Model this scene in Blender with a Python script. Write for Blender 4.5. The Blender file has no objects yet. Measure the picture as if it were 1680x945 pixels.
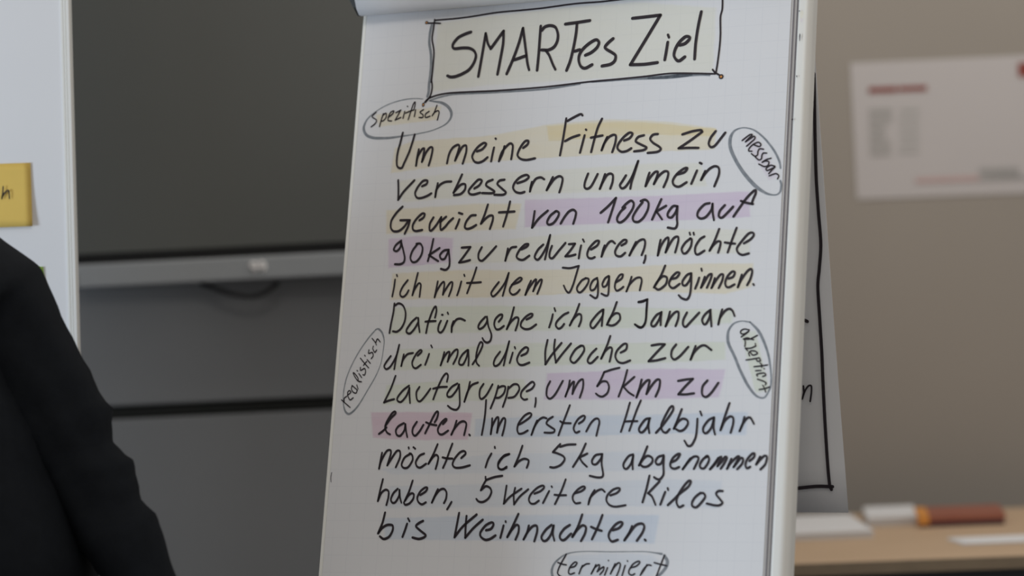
import bpy, bmesh, math, random
from mathutils import Vector, Matrix
from math import radians as rad

# ------------------------------------------------------------------ camera, light, exposure
S = bpy.context.scene
COL = S.collection
F = 4700.0                                   # focal length for a 1680 px wide frame
PITCH, ROLL, CAMZ = rad(1.5), rad(2.5), 1.37
r0 = Vector((1, 0, 0)); fw = Vector((0, math.cos(PITCH), -math.sin(PITCH))); u0 = Vector((0, math.sin(PITCH), math.cos(PITCH)))
RT = r0 * math.cos(ROLL) - u0 * math.sin(ROLL)
UP = r0 * math.sin(ROLL) + u0 * math.cos(ROLL)
CAMP = Vector((0, 0, CAMZ))
M3 = Matrix((RT, UP, -fw)).transposed()
cd = bpy.data.cameras.new('camera'); cam = bpy.data.objects.new('camera', cd); COL.objects.link(cam)
cam.matrix_world = Matrix.Translation(CAMP) @ M3.to_4x4()
cd.sensor_width = 36.0; cd.lens = F / 1680 * 36.0
cd.dof.use_dof = True; cd.dof.focus_distance = 4.08; cd.dof.aperture_fstop = 2.0
cd.clip_start = 0.05
S.camera = cam
S.view_settings.view_transform = 'Standard'; S.view_settings.look = 'None'
S.view_settings.exposure = 0.0; S.view_settings.gamma = 1.0; S.view_settings.use_curve_mapping = False

W = bpy.data.worlds.new('room_light'); S.world = W; W.use_nodes = True
bg = W.node_tree.nodes['Background']; bg.inputs[0].default_value = (1.0, 0.965, 0.925, 1); bg.inputs[1].default_value = 0.425

def area(name, loc, target, size, power, col, sy=None):
    l = bpy.data.lights.new(name, 'AREA'); l.energy = power; l.color = col; l.size = size
    if sy: l.shape = 'RECTANGLE'; l.size_y = sy
    o = bpy.data.objects.new(name, l); COL.objects.link(o)
    o.location = loc
    o.rotation_euler = (Vector(target) - Vector(loc)).to_track_quat('-Z', 'Y').to_euler()
    return o
area('window_light', (-3.35, 2.75, 1.2), (0.2, 4.0, 1.2), 0.85, 70.0, (0.70, 0.84, 1.0), 0.9)
area('overhead_fill', (-0.1, 2.2, 2.78), (-0.1, 4.6, 0.9), 1.2, 8.5, (1.0, 0.95, 0.88), 0.5)  # unseen front fill, added to lift the pad's darker side and the cabinet
area('overhead_fill', (0.95, 4.85, 2.8), (0.9, 5.5, 0.7), 1.2, 13.0, (1.0, 0.96, 0.90), 0.4)  # unseen lamp added to brighten the wall and table at the back

# ------------------------------------------------------------------ helpers
def at(x, y, Y):
    """point seen at pixel (x, y) of the 1680x945 frame, at world depth Y"""
    d = RT * ((x - 840) / F) - UP * ((y - 472.5) / F) + fw
    return CAMP + d * (Y / d.y)

def on_plane(x, y, p, n):
    d = RT * ((x - 840) / F) - UP * ((y - 472.5) / F) + fw
    return CAMP + d * (((p - CAMP).dot(n)) / d.dot(n))

def tag(o, label=None, cat=None, group=None, kind=None):
    if label: o['label'] = label
    if cat: o['category'] = cat
    if group: o['group'] = group
    if kind: o['kind'] = kind
    return o

def empty(name, mat=None):
    o = bpy.data.objects.new(name, None); COL.objects.link(o)
    if mat is not None: o.matrix_world = mat
    return o

def link(name, bm, m, parent=None, smooth=False):
    me = bpy.data.meshes.new(name); bm.normal_update(); bm.to_mesh(me); bm.free()
    for mm in (m if isinstance(m, (list, tuple)) else [m]): me.materials.append(mm)
    if smooth:
        for p in me.polygons: p.use_smooth = True
    o = bpy.data.objects.new(name, me); COL.objects.link(o)
    if parent: o.parent = parent
    return o

def box(bm, x0, x1, y0, y1, z0, z1, bev=0.0, seg=2):
    r = bmesh.ops.create_cube(bm, size=1.0)
    vs = r['verts']
    for v in vs:
        v.co = Vector((x0 + (v.co.x + .5) * (x1 - x0), y0 + (v.co.y + .5) * (y1 - y0), z0 + (v.co.z + .5) * (z1 - z0)))
    if bev > 0:
        es = list({e for v in vs for e in v.link_edges})
        bmesh.ops.bevel(bm, geom=es, offset=bev, segments=seg, profile=0.5, affect='EDGES')
    return bm

def tube(bm, pts, r, seg=10, cap=True):
    pts = [Vector(p) for p in pts]; rings = []
    nrm = None
    for i, p in enumerate(pts):
        t = (pts[min(i + 1, len(pts) - 1)] - pts[max(i - 1, 0)]).normalized()
        if nrm is None:
            nrm = t.orthogonal().normalized()
        nrm = (nrm - t * nrm.dot(t)).normalized(); b = t.cross(nrm)
        rr = r[i] if isinstance(r, (list, tuple)) else r
        rings.append([bm.verts.new(p + (nrm * math.cos(a) + b * math.sin(a)) * rr) for a in [2 * math.pi * k / seg for k in range(seg)]])
    for a, c in zip(rings, rings[1:]):
        for k in range(seg):
            bm.faces.new((a[k], a[(k + 1) % seg], c[(k + 1) % seg], c[k]))
    if cap:
        bm.faces.new(rings[0][::-1]); bm.faces.new(rings[-1])
    return bm

def extrude_profile(bm, prof, axis_pts):
    """prof: list of (a, b) ; axis_pts: list of functions (a, b) -> Vector"""
    rings = [[bm.verts.new(fn(a, b)) for a, b in prof] for fn in axis_pts]
    n = len(prof)
    for p, q in zip(rings, rings[1:]):
        for k in range(n): bm.faces.new((p[k], p[(k + 1) % n], q[(k + 1) % n], q[k]))
    bm.faces.new(rings[0][::-1]); bm.faces.new(rings[-1])
    return bm

def mat(name, col, rough=0.6, var=0.06, scale=30.0, metal=0.0, spec=0.4, bump=0.0, bscale=200.0, coord='Object', col2=None):
    m = bpy.data.materials.new(name); m.use_nodes = True
    nt = m.node_tree; N = nt.nodes; L = nt.links
    b = N['Principled BSDF']
    b.inputs['Roughness'].default_value = rough; b.inputs['Metallic'].default_value = metal
    b.inputs['Specular IOR Level'].default_value = spec
    tc = N.new('ShaderNodeTexCoord')
    no = N.new('ShaderNodeTexNoise'); no.inputs['Scale'].default_value = scale; no.inputs['Detail'].default_value = 4
    L.new(tc.outputs[coord], no.inputs['Vector'])
    mx = N.new('ShaderNodeMix'); mx.data_type = 'RGBA'
    c2 = col2 if col2 else tuple(max(0, c * (1 - var)) for c in col)
    mx.inputs[6].default_value = (*[min(1, c * (1 + (0 if col2 else var))) for c in col], 1); mx.inputs[7].default_value = (*c2, 1)
    L.new(no.outputs['Fac'], mx.inputs[0]); L.new(mx.outputs[2], b.inputs['Base Color'])
    if bump > 0:
        n2 = N.new('ShaderNodeTexNoise'); n2.inputs['Scale'].default_value = bscale; n2.inputs['Detail'].default_value = 3
        L.new(tc.outputs[coord], n2.inputs['Vector'])
        bp = N.new('ShaderNodeBump'); bp.inputs['Strength'].default_value = bump; bp.inputs['Distance'].default_value = 0.002
        L.new(n2.outputs['Fac'], bp.inputs['Height']); L.new(bp.outputs['Normal'], b.inputs['Normal'])
    return m

def tint(name, col, var=0.04, scale=90.0, layers=2):
    """a transparent film of marker ink: it filters the light of the paper under it"""
    m = bpy.data.materials.new(name); m.use_nodes = True
    nt = m.node_tree; N = nt.nodes; L = nt.links
    N.remove(N['Principled BSDF'])
    t = N.new('ShaderNodeBsdfTransparent'); col = tuple(c ** (0.5 / layers) for c in col)   # light crosses each film twice
    tc = N.new('ShaderNodeTexCoord'); no = N.new('ShaderNodeTexNoise'); no.inputs['Scale'].default_value = scale; no.inputs['Detail'].default_value = 5
    mp = N.new('ShaderNodeMapping'); mp.inputs['Scale'].default_value = (0.12, 1.0, 1.0) if layers > 1 else (1, 1, 1)   # strokes run along the line
    L.new(tc.outputs['Object'], mp.inputs['Vector']); L.new(mp.outputs['Vector'], no.inputs['Vector'])
    mx = N.new('ShaderNodeMix'); mx.data_type = 'RGBA'
    mx.inputs[6].default_value = (*[min(1, c + (1 - c) * var * 8) for c in col], 1); mx.inputs[7].default_value = (*[c - (1 - c) * var * 8 for c in col], 1)
    L.new(no.outputs['Fac'], mx.inputs[0]); L.new(mx.outputs[2], t.inputs['Color'])
    L.new(t.outputs[0], N['Material Output'].inputs['Surface'])
    return m

def paper_mat():
    """white flip chart paper with a faint 25 mm grid, dimensions in the sheet's own metres"""
    m = mat('squared_paper', (0.80, 0.795, 0.80), 0.75, 0.012, 6.0, spec=0.25, bump=0.05, bscale=40)
    nt = m.node_tree; N = nt.nodes; L = nt.links
    b = N['Principled BSDF']; src = b.inputs['Base Color'].links[0].from_socket
    tc = N.new('ShaderNodeTexCoord'); sp = N.new('ShaderNodeSeparateXYZ'); L.new(tc.outputs['Object'], sp.inputs[0])
    facs = []
    for ax, ph in (('X', 0.013), ('Y', 0.0)):
        a = N.new('ShaderNodeMath'); a.operation = 'SUBTRACT'; a.inputs[1].default_value = ph - 0.0125; L.new(sp.outputs[ax], a.inputs[0])
        w = N.new('ShaderNodeMath'); w.operation = 'FLOORED_MODULO'; w.inputs[1].default_value = 0.025; L.new(a.outputs[0], w.inputs[0])
        d = N.new('ShaderNodeMath'); d.operation = 'SUBTRACT'; d.inputs[1].default_value = 0.0125; L.new(w.outputs[0], d.inputs[0])
        ab = N.new('ShaderNodeMath'); ab.operation = 'ABSOLUTE'; L.new(d.outputs[0], ab.inputs[0])
        lt = N.new('ShaderNodeMath'); lt.operation = 'LESS_THAN'; lt.inputs[1].default_value = 0.00038; L.new(ab.outputs[0], lt.inputs[0])
        facs.append(lt)
    mxm = N.new('ShaderNodeMath'); mxm.operation = 'MAXIMUM'; L.new(facs[0].outputs[0], mxm.inputs[0]); L.new(facs[1].outputs[0], mxm.inputs[1])
    no = N.new('ShaderNodeTexNoise'); no.inputs['Scale'].default_value = 25; L.new(tc.outputs['Object'], no.inputs['Vector'])
    mu = N.new('ShaderNodeMath'); mu.operation = 'MULTIPLY'; L.new(mxm.outputs[0], mu.inputs[0]); L.new(no.outputs['Fac'], mu.inputs[1])
    mx = N.new('ShaderNodeMix'); mx.data_type = 'RGBA'; L.new(mu.outputs[0], mx.inputs[0]); L.new(src, mx.inputs[6]); mx.inputs[7].default_value = (0.72, 0.72, 0.74, 1)
    L.new(mx.outputs[2], b.inputs['Base Color'])
    return m

MT = {
 'paper': paper_mat(),
 'plain_paper': mat('plain_paper', (0.78, 0.775, 0.78), 0.75, 0.02, 5, spec=0.25),
 'page_edge': mat('page_edges', (0.42, 0.395, 0.43), 0.85, 0.12, 120, spec=0.2),
 'ink': mat('black_marker_ink', (0.030, 0.022, 0.027), 0.55, 0.25, 160, spec=0.3),
 'grey_ink': tint('grey_marker_ink', (0.32, 0.345, 0.37), 0.05, 160, 1),
 'yellow': tint('yellow_highlighter', (1.0, 0.935, 0.765)),
 'yellow_pale': tint('pale_yellow_highlighter', (0.985, 0.978, 0.885)),
 'purple': tint('purple_highlighter', (0.90, 0.79, 0.915)),
 'pink': tint('pink_highlighter', (0.92, 0.75, 0.83)),
 'purple_pale': tint('pale_purple_highlighter', (0.95, 0.90, 0.95)),
 'green_pale': tint('pale_green_highlighter', (0.93, 0.962, 0.845)),
 'blue': tint('blue_highlighter', (0.84, 0.90, 0.975)),
 'blue_pale': tint('pale_blue_highlighter', (0.905, 0.94, 0.98)),
 'rail': mat('cream_white_plastic', (0.86, 0.845, 0.79), 0.38, 0.03, 20, spec=0.5),
 'panel': mat('white_steel_panel', (0.84, 0.83, 0.79), 0.4, 0.02, 12, spec=0.5),
 'strip': mat('bright_edge_plastic', (0.93, 0.92, 0.86), 0.35, 0.02, 20, spec=0.5),
 'alu': mat('brushed_aluminium', (0.55, 0.55, 0.55), 0.35, 0.06, 60, metal=0.9),
 'dark_plastic': mat('dark_plastic', (0.006, 0.006, 0.007), 0.45, 0.1, 50),
 'clamp': mat('dark_grey_plastic', (0.035, 0.036, 0.034), 0.5, 0.1, 40),
 'wall': mat('warm_grey_wall_paint', (0.35, 0.314, 0.275), 0.9, 0.06, 1.6, spec=0.2, bump=0.08, bscale=180),
 'floor': mat('grey_carpet', (0.10, 0.10, 0.11), 0.95, 0.25, 120, bump=0.3, bscale=400),
 'ceiling': mat('white_ceiling', (0.75, 0.74, 0.72), 0.9, 0.02, 4),
 'screen': mat('dark_matt_screen', (0.112, 0.116, 0.106), 0.42, 0.06, 2.5, spec=0.5),
 'bezel': mat('black_bezel', (0.006, 0.006, 0.006), 0.5, 0.1, 40),
 'bar': mat('grey_speaker_bar', (0.36, 0.375, 0.385), 0.5, 0.05, 80, metal=0.0),
 'mark': mat('pale_badge_print', (0.95, 0.92, 0.90), 0.5, 0.02, 40),
 'cab': mat('grey_cabinet_lacquer', (0.225, 0.23, 0.235), 0.55, 0.08, 2.0, spec=0.4),
 'cab_gap': mat('dark_cabinet_recess', (0.012, 0.013, 0.011), 0.7, 0.1, 30),
 'oak': mat('light_oak_table_top', (0.62, 0.445, 0.295), 0.5, 0.1, 7, col2=(0.54, 0.38, 0.24)),
 'oak_edge': mat('oak_edge_band', (0.26, 0.19, 0.12), 0.6, 0.15, 30),
 'table_leg': mat('dark_table_steel', (0.03, 0.03, 0.032), 0.5, 0.1, 40),
 'slide_red': mat('slide_red', (0.26, 0.05, 0.035), 0.7, 0.12, 90),  # this and the next two: projected lettering painted as flat colour
 'slide_pink': mat('slide_pale_red', (0.56, 0.40, 0.38), 0.7, 0.1, 90),
 'slide_grey': mat('slide_grey', (0.40, 0.385, 0.37), 0.7, 0.1, 90),
 'poster': mat('poster_paper', (0.55, 0.515, 0.505), 0.6, 0.03, 4, spec=0.3),  # pale tone standing in for the projected light of the slide
 'yellow_note': mat('yellow_note_paper', (0.78, 0.54, 0.13), 0.8, 0.05, 30),
 'green_note': mat('green_note_paper', (0.30, 0.52, 0.08), 0.8, 0.05, 30),
 'orange': mat('orange_card', (0.72, 0.30, 0.06), 0.6, 0.1, 30),
 'rust': mat('rust_red_cover', (0.30, 0.095, 0.06), 0.6, 0.15, 25, col2=(0.36, 0.14, 0.09)),
 'plum': mat('dark_plum_cover', (0.06, 0.018, 0.035), 0.6, 0.15, 25),
 'sweater': mat('navy_black_knit', (0.0085, 0.0102, 0.0130), 0.9, 0.25, 60, spec=0.15, bump=0.35, bscale=350),
 'trousers': mat('dark_denim', (0.012, 0.014, 0.022), 0.9, 0.2, 90, bump=0.3, bscale=500),
 'skin': mat('skin', (0.50, 0.31, 0.23), 0.55, 0.06, 25),
 'hair': mat('dark_brown_hair', (0.03, 0.018, 0.011), 0.6, 0.3, 60, bump=0.5, bscale=150),
 'shoe': mat('black_shoe_leather', (0.012, 0.012, 0.012), 0.4, 0.1, 40),
}

def wm(o):
    m = o.matrix_basis.copy()
    while o.parent: o = o.parent; m = o.matrix_basis @ m
    return m

def wlink(name, bm, m, parent, smooth=False):
    """mesh given in world coordinates, linked under parent"""
    bm.transform(wm(parent).inverted()); return link(name, bm, m, parent, smooth)

def rotbox(bm, c, yaw, sx, sy, sz, bev=0.0, tilt=0.0):
    """box with its base centre at c, turned by yaw about z"""
    b2 = bmesh.new(); box(b2, -sx / 2, sx / 2, -sy / 2, sy / 2, 0, sz, bev)
    b2.transform(Matrix.Translation(c) @ Matrix.Rotation(yaw, 4, 'Z') @ Matrix.Rotation(tilt, 4, 'Y'))
    me = bpy.data.meshes.new('tmp'); b2.to_mesh(me); b2.free(); bm.from_mesh(me); bpy.data.meshes.remove(me)
    return bm

# ------------------------------------------------------------------ the room
WALLY = 5.95
bm = bmesh.new(); box(bm, -3.6, 3.2, WALLY, WALLY + 0.12, 0, 2.9); tag(link('wall_back', bm, MT['wall']), kind='structure')
bm = bmesh.new(); box(bm, -3.72, -3.6, -1.5, WALLY + 0.12, 0, 2.9); tag(link('wall_left', bm, MT['wall']), kind='structure')
bm = bmesh.new(); box(bm, -3.6, 3.2, -1.5, WALLY, -0.1, 0.0); tag(link('floor', bm, MT['floor']), kind='structure')

# ------------------------------------------------------------------ flip chart: easel, pad, ink
PR = Matrix(((0.893348, 0.066977, -0.444347), (0.029773, 0.977835, 0.207248), (0.448379, -0.198374, 0.871553)))
PT = Vector((-0.21971, 0.37281, -4.28469))
PADM = Matrix.Translation(CAMP + M3 @ PT) @ (M3 @ PR).to_4x4()
P = lambda u, v, n=0.0: PADM @ Vector((u, v, n))
PW, VT, VB = 0.68, 0.165, -0.845

foot = P(0.34, -1.0, -0.03); foot.z = 0
easel = tag(empty('flip_chart_easel', Matrix.Translation(foot)), 'white flip chart easel with cream side rail, carrying the squared pad', 'easel')
def padmesh(bm): bm.transform(PADM); return bm
bm = padmesh(box(bmesh.new(), -0.0046, 0.694, -0.90, 0.20, -0.026, -0.0165, 0.002)); wlink('board_panel', bm, MT['panel'], easel)
# left edge strip of the board, folded forward round the pad
bm = padmesh(box(bmesh.new(), -0.0064, -0.0006, -0.90, 0.20, -0.016, -0.0008, 0.001)); wlink('edge_strip', bm, MT['strip'], easel)
# right rail: rounded plastic profile, slightly splayed
prof = []
hw, dp = 0.0098, 0.024
for k in range(9): a = math.pi * (0.5 + 0.5 * k / 8); prof.append((-hw + 0.004 + 0.004 * math.cos(a), -0.004 + 0.004 * math.sin(a)))
prof += [(-hw, -dp), (hw, -dp)]
for k in range(13): a = math.pi * 0.5 * k / 12; prof.append((hw - 0.010 + 0.010 * math.cos(a), -0.012 + 0.012 * math.sin(a)))
def railpt(v):
    t = (0.0066 - v) / 0.80
    uc = 0.7003 + 0.0022 * t; sc = 1.0 + 0.20 * t
    return lambda a, b: P(uc + a * sc, v, 0.001 + 0.002 * t + b * sc)
bm = extrude_profile(bmesh.new(), prof, [railpt(v) for v in (0.22, 0.0, -0.3, -0.6, -0.95)]); wlink('side_rail', bm, MT['rail'], easel)
# small marker smudges on that rail
def smudge(m, *a):
    k = bmesh.new(); smear(k, *a); wlink('ink_smudge', k, MT[m], easel)
def smear(b, x, y, w, h):
    c = on_plane(x, y, P(0.7, -0.4, 0.0036), PADM.to_3x3() @ Vector((0, 0, 1)))
    l = PADM.inverted() @ c
    w, h = w / 1130 / 2, h / 1130 / 2
    vs = [b.verts.new(P(l.x + w * math.cos(q) * (1 + .25 * math.sin(3 * q)), l.y + h * math.sin(q), l.z)) for q in [2 * math.pi * k / 12 for k in range(12)]]
    b.faces.new(vs)
for q in ((1311.5, 18, 2, 2), (1312, 61, 1.6, 13), (1307, 125, 2, 3), (1300, 196, 3, 3)): smudge('ink', *q)
for q in ((1315, 33, 5, 8), (1300, 226, 6, 4), (1283, 581, 5, 2.5)): smudge('purple', *q)
smudge('yellow', 1315, 24, 6, 14)
bm = padmesh(box(bmesh.new(), 0.004, 0.030, -0.90, 0.20, -0.046, -0.027, 0.003)); wlink('side_rail', bm, MT['rail'], easel)
bm = padmesh(box(bmesh.new(), 0.0, 0.70, 0.185, 0.225, -0.026, 0.012, 0.004)); wlink('clamp_bar', bm, MT['rail'], easel)
bm = padmesh(box(bmesh.new(), 0.0, 0.70, -0.955, -0.90, -0.03, 0.055, 0.004)); wlink('pen_tray', bm, MT['rail'], easel)
for u in (0.06, 0.64):
    a = P(u, -0.80, -0.05); b = P(u + (0.06 if u > .3 else -0.06), -1.0, -0.05); d = (b - a).normalized(); e = a + d * ((a.z - 0.012) / -d.z)
    wlink('leg', tube(bmesh.new(), [a, e], 0.014, 12), MT['alu'], easel)
a = P(0.35, 0.10, -0.045); e = P(0.35, -0.3, -0.75); e.z = 0.012
wlink('leg', tube(bmesh.new(), [a, e], 0.014, 12), MT['alu'], easel)

pad = tag(empty('flip_chart_pad', PADM), 'squared flip chart pad with black handwriting headed SMARTes Ziel', 'flip chart pad')
def sheet(u0_, u1_, v0_, v1_, z, th=0.0003, nx=1, ny=1):
    return box(bmesh.new(), u0_, u1_, v0_, v1_, z - th, z)
top = tag(link('top_sheet', sheet(0, PW, VB, VT, 0), MT['paper'], pad), 'squared white sheet written on in black')
bm = bmesh.new()
for k in range(1, 5):
    box(bm, 0.0008 * k, PW + 0.0018 * k, VB - 0.001 * k, VT, -0.0024 * k - 0.0004, -0.0024 * k)
link('page_stack', bm, MT['page_edge'], pad)
bm = bmesh.new()
for k in (1, 3): box(bm, 0.004, PW + 0.0018 * k + 0.0007, VB, VT, -0.0024 * k + 0.0002, -0.0024 * k + 0.0006)
link('loose_page', bm, MT['plain_paper'], pad)

# sheets turned over the top: they bulge in front, run over the bar and hang behind the board
topb = P(0.0, 0.245, -0.03)
CR = at(1395.5, 841, 4.09)                       # lower right corner of the hanging end
UX = (PADM.to_3x3() @ Vector((1, 0, 0))).normalized()
UH = UX.copy()
def loop_section(off, flare):
    pts = []
    for v, n in ((0.16, 0.004), (0.10, 0.005), (0.055, 0.006), (0.039, 0.010), (0.0300, 0.017), (0.0293, 0.024), (0.036, 0.033), (0.055, 0.043), (0.085, 0.052), (0.13, 0.058), (0.19, 0.054), (0.235, 0.035), (0.252, 0.0), (0.246, -0.04)):
        pts.append((v, n))
    return pts
def turned(off, du, vshift):
    b = bmesh.new(); NU = 10
    sec = loop_section(off, 0); rows = []
    for v, n in sec:
        fl = -0.03 * max(0.0, v - 0.035) if n > 0.012 else 0.0
        row = []
        for k in range(NU + 1):
            t = k / NU
            row.append(P(du + (fl + 0.0) * (1 - t) + 0.0005 * (1 - t) + t * (PW + (0.004 if n > 0.04 or v < 0.2 else -0.020) - du), v + vshift * (1 if v < .05 else 0), n - off))
        rows.append(row)
    last = rows[-1]
    NV = 14
    for j in range(1, NV + 1):
        s = j / NV; row = []
        for k in range(NU + 1):
            t = k / NU
            tgt = CR - UH * (0.685 * (1 - t)) + Vector((0, off * 1.2, 0))
            p = last[k].lerp(tgt, s) + Vector((0.0, 0.018 * math.sin(math.pi * s), 0)) + UX * (0.004 * math.sin(3.0 * s + 1.0))
            row.append(p)
        rows.append(row)
    vs = [[b.verts.new(p) for p in r] for r in rows]
    for a, c in zip(vs, vs[1:]):
        for k in range(NU): b.faces.new((a[k], a[k + 1], c[k + 1], c[k]))
    bmesh.ops.recalc_face_normals(b, faces=b.faces[:])
    b.normal_update(); bmesh.ops.solidify(b, geom=b.faces[:], thickness=0.0006)
    return b
tg = tag(wlink('turned_over_sheet', turned(0.0, 0.0, 0.0), MT['plain_paper'], pad, True), 'plain back of a turned-over sheet bulging over the top')
wlink('turned_over_sheet', turned(0.004, 0.003, 0.002), MT['plain_paper'], pad, True)

# dark end cap of the clamp inside the bulge, showing at its left end
capv = [(v - (0.002 if n < .03 else -0.001), n - 0.003) for v, n in loop_section(0, 0)[3:12]] + [(0.20, 0.002), (0.07, 0.002)]
b = bmesh.new()
ra = [b.verts.new(P(-0.004 - 0.42 * max(0.0, min(v, 0.09) - 0.030), v + 0.003, n)) for v, n in capv]; rb_ = [b.verts.new(P(0.02, v + 0.003, n)) for v, n in capv]
b.faces.new(ra); b.faces.new(rb_[::-1])
for k in range(len(capv)): b.faces.new((ra[k], rb_[k], rb_[(k + 1) % len(capv)], ra[(k + 1) % len(capv)]))
bmesh.ops.recalc_face_normals(b, faces=b.faces[:])
tag(wlink('clamp_end_cap', b, MT['clamp'], easel, False), 'dark grey end cap')

# ------------------------------------------------------------------ handwriting
def spline(pts, step=11.0):
    """Catmull-Rom through (u, v, w) in tenths of a millimetre"""
    if len(pts) == 1: pts = [pts[0], (pts[0][0] + 2, pts[0][1] + 2, pts[0][2])]
    out = []
    for i in range(len(pts) - 1):
        p0 = pts[i - 1] if i else tuple(2 * a - b for a, b in zip(pts[0], pts[1])); p1 = pts[i]; p2 = pts[i + 1]
        p3 = pts[i + 2] if i + 2 < len(pts) else tuple(2 * a - b for a, b in zip(pts[-1], pts[-2]))
        n = max(2, int(math.hypot(p2[0] - p1[0], p2[1] - p1[1]) / step))
        n = min(n, 14)
        for k in range(n):
            t = k / n
            # centripetal-like tension keeps the curve from overshooting
            m1 = [0.46 * (b - a) for a, b in zip(p0, p2)]; m2 = [0.46 * (b - a) for a, b in zip(p1, p3)]
            h00 = 2 * t**3 - 3 * t * t + 1; h10 = t**3 - 2 * t * t + t; h01 = -2 * t**3 + 3 * t * t; h11 = t**3 - t * t
            out.append(tuple(h00 * a + h10 * c + h01 * b + h11 * d for a, b, c, d in zip(p1, p2, m1, m2)))
    out.append(tuple(pts[-1])); return out

def ribbon(bm, pts, z, chisel=True, taper=True, rnd=None, fn=None):
    q = spline(pts); n = len(q)
    put = fn if fn else (lambda u, v: Vector((u, v, z)))
    L_, R_ = [], []
    ws = []
    for i in range(n):
        a = q[max(i - 1, 0)]; b = q[min(i + 1, n - 1)]
        ang = math.atan2(b[1] - a[1], b[0] - a[0])
        w = q[i][2]
        if chisel: w *= 0.74 + 0.32 * abs(math.sin(ang + rad(62)))
        if taper and n > 3:
            e = min(i, n - 1 - i)
            if e == 0: w *= 0.86
        ws.append((w, ang))
    sm_ = []
    for i in range(n):
        s = [ws[j][0] for j in range(max(0, i - 2), min(n, i + 3))]; sm_.append(sum(s) / len(s))
    for i in range(n):
        ang = ws[i][1]; w = sm_[i] * 0.5; nx, ny = -math.sin(ang) * w, math.cos(ang) * w
        L_.append(bm.verts.new(put((q[i][0] + nx) * 1e-4, (q[i][1] + ny) * 1e-4)))
        R_.append(bm.verts.new(put((q[i][0] - nx) * 1e-4, (q[i][1] - ny) * 1e-4)))
    for i in range(n - 1): bm.faces.new((R_[i], R_[i + 1], L_[i + 1], L_[i]))
    for i, sg in ((0, 1), (n - 1, -1)):
        ang = ws[i][1]; w = sm_[i] * 0.5; cap = []
        for k in range(1, 5):
            a2 = ang + math.pi / 2 + sg * math.pi * k / 5
            cap.append(bm.verts.new(put((q[i][0] + math.cos(a2) * w) * 1e-4, (q[i][1] + math.sin(a2) * w) * 1e-4)))
        f = [L_[i]] + cap + [R_[i]]
        bm.faces.new(f if sg > 0 else f[::-1])

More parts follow.
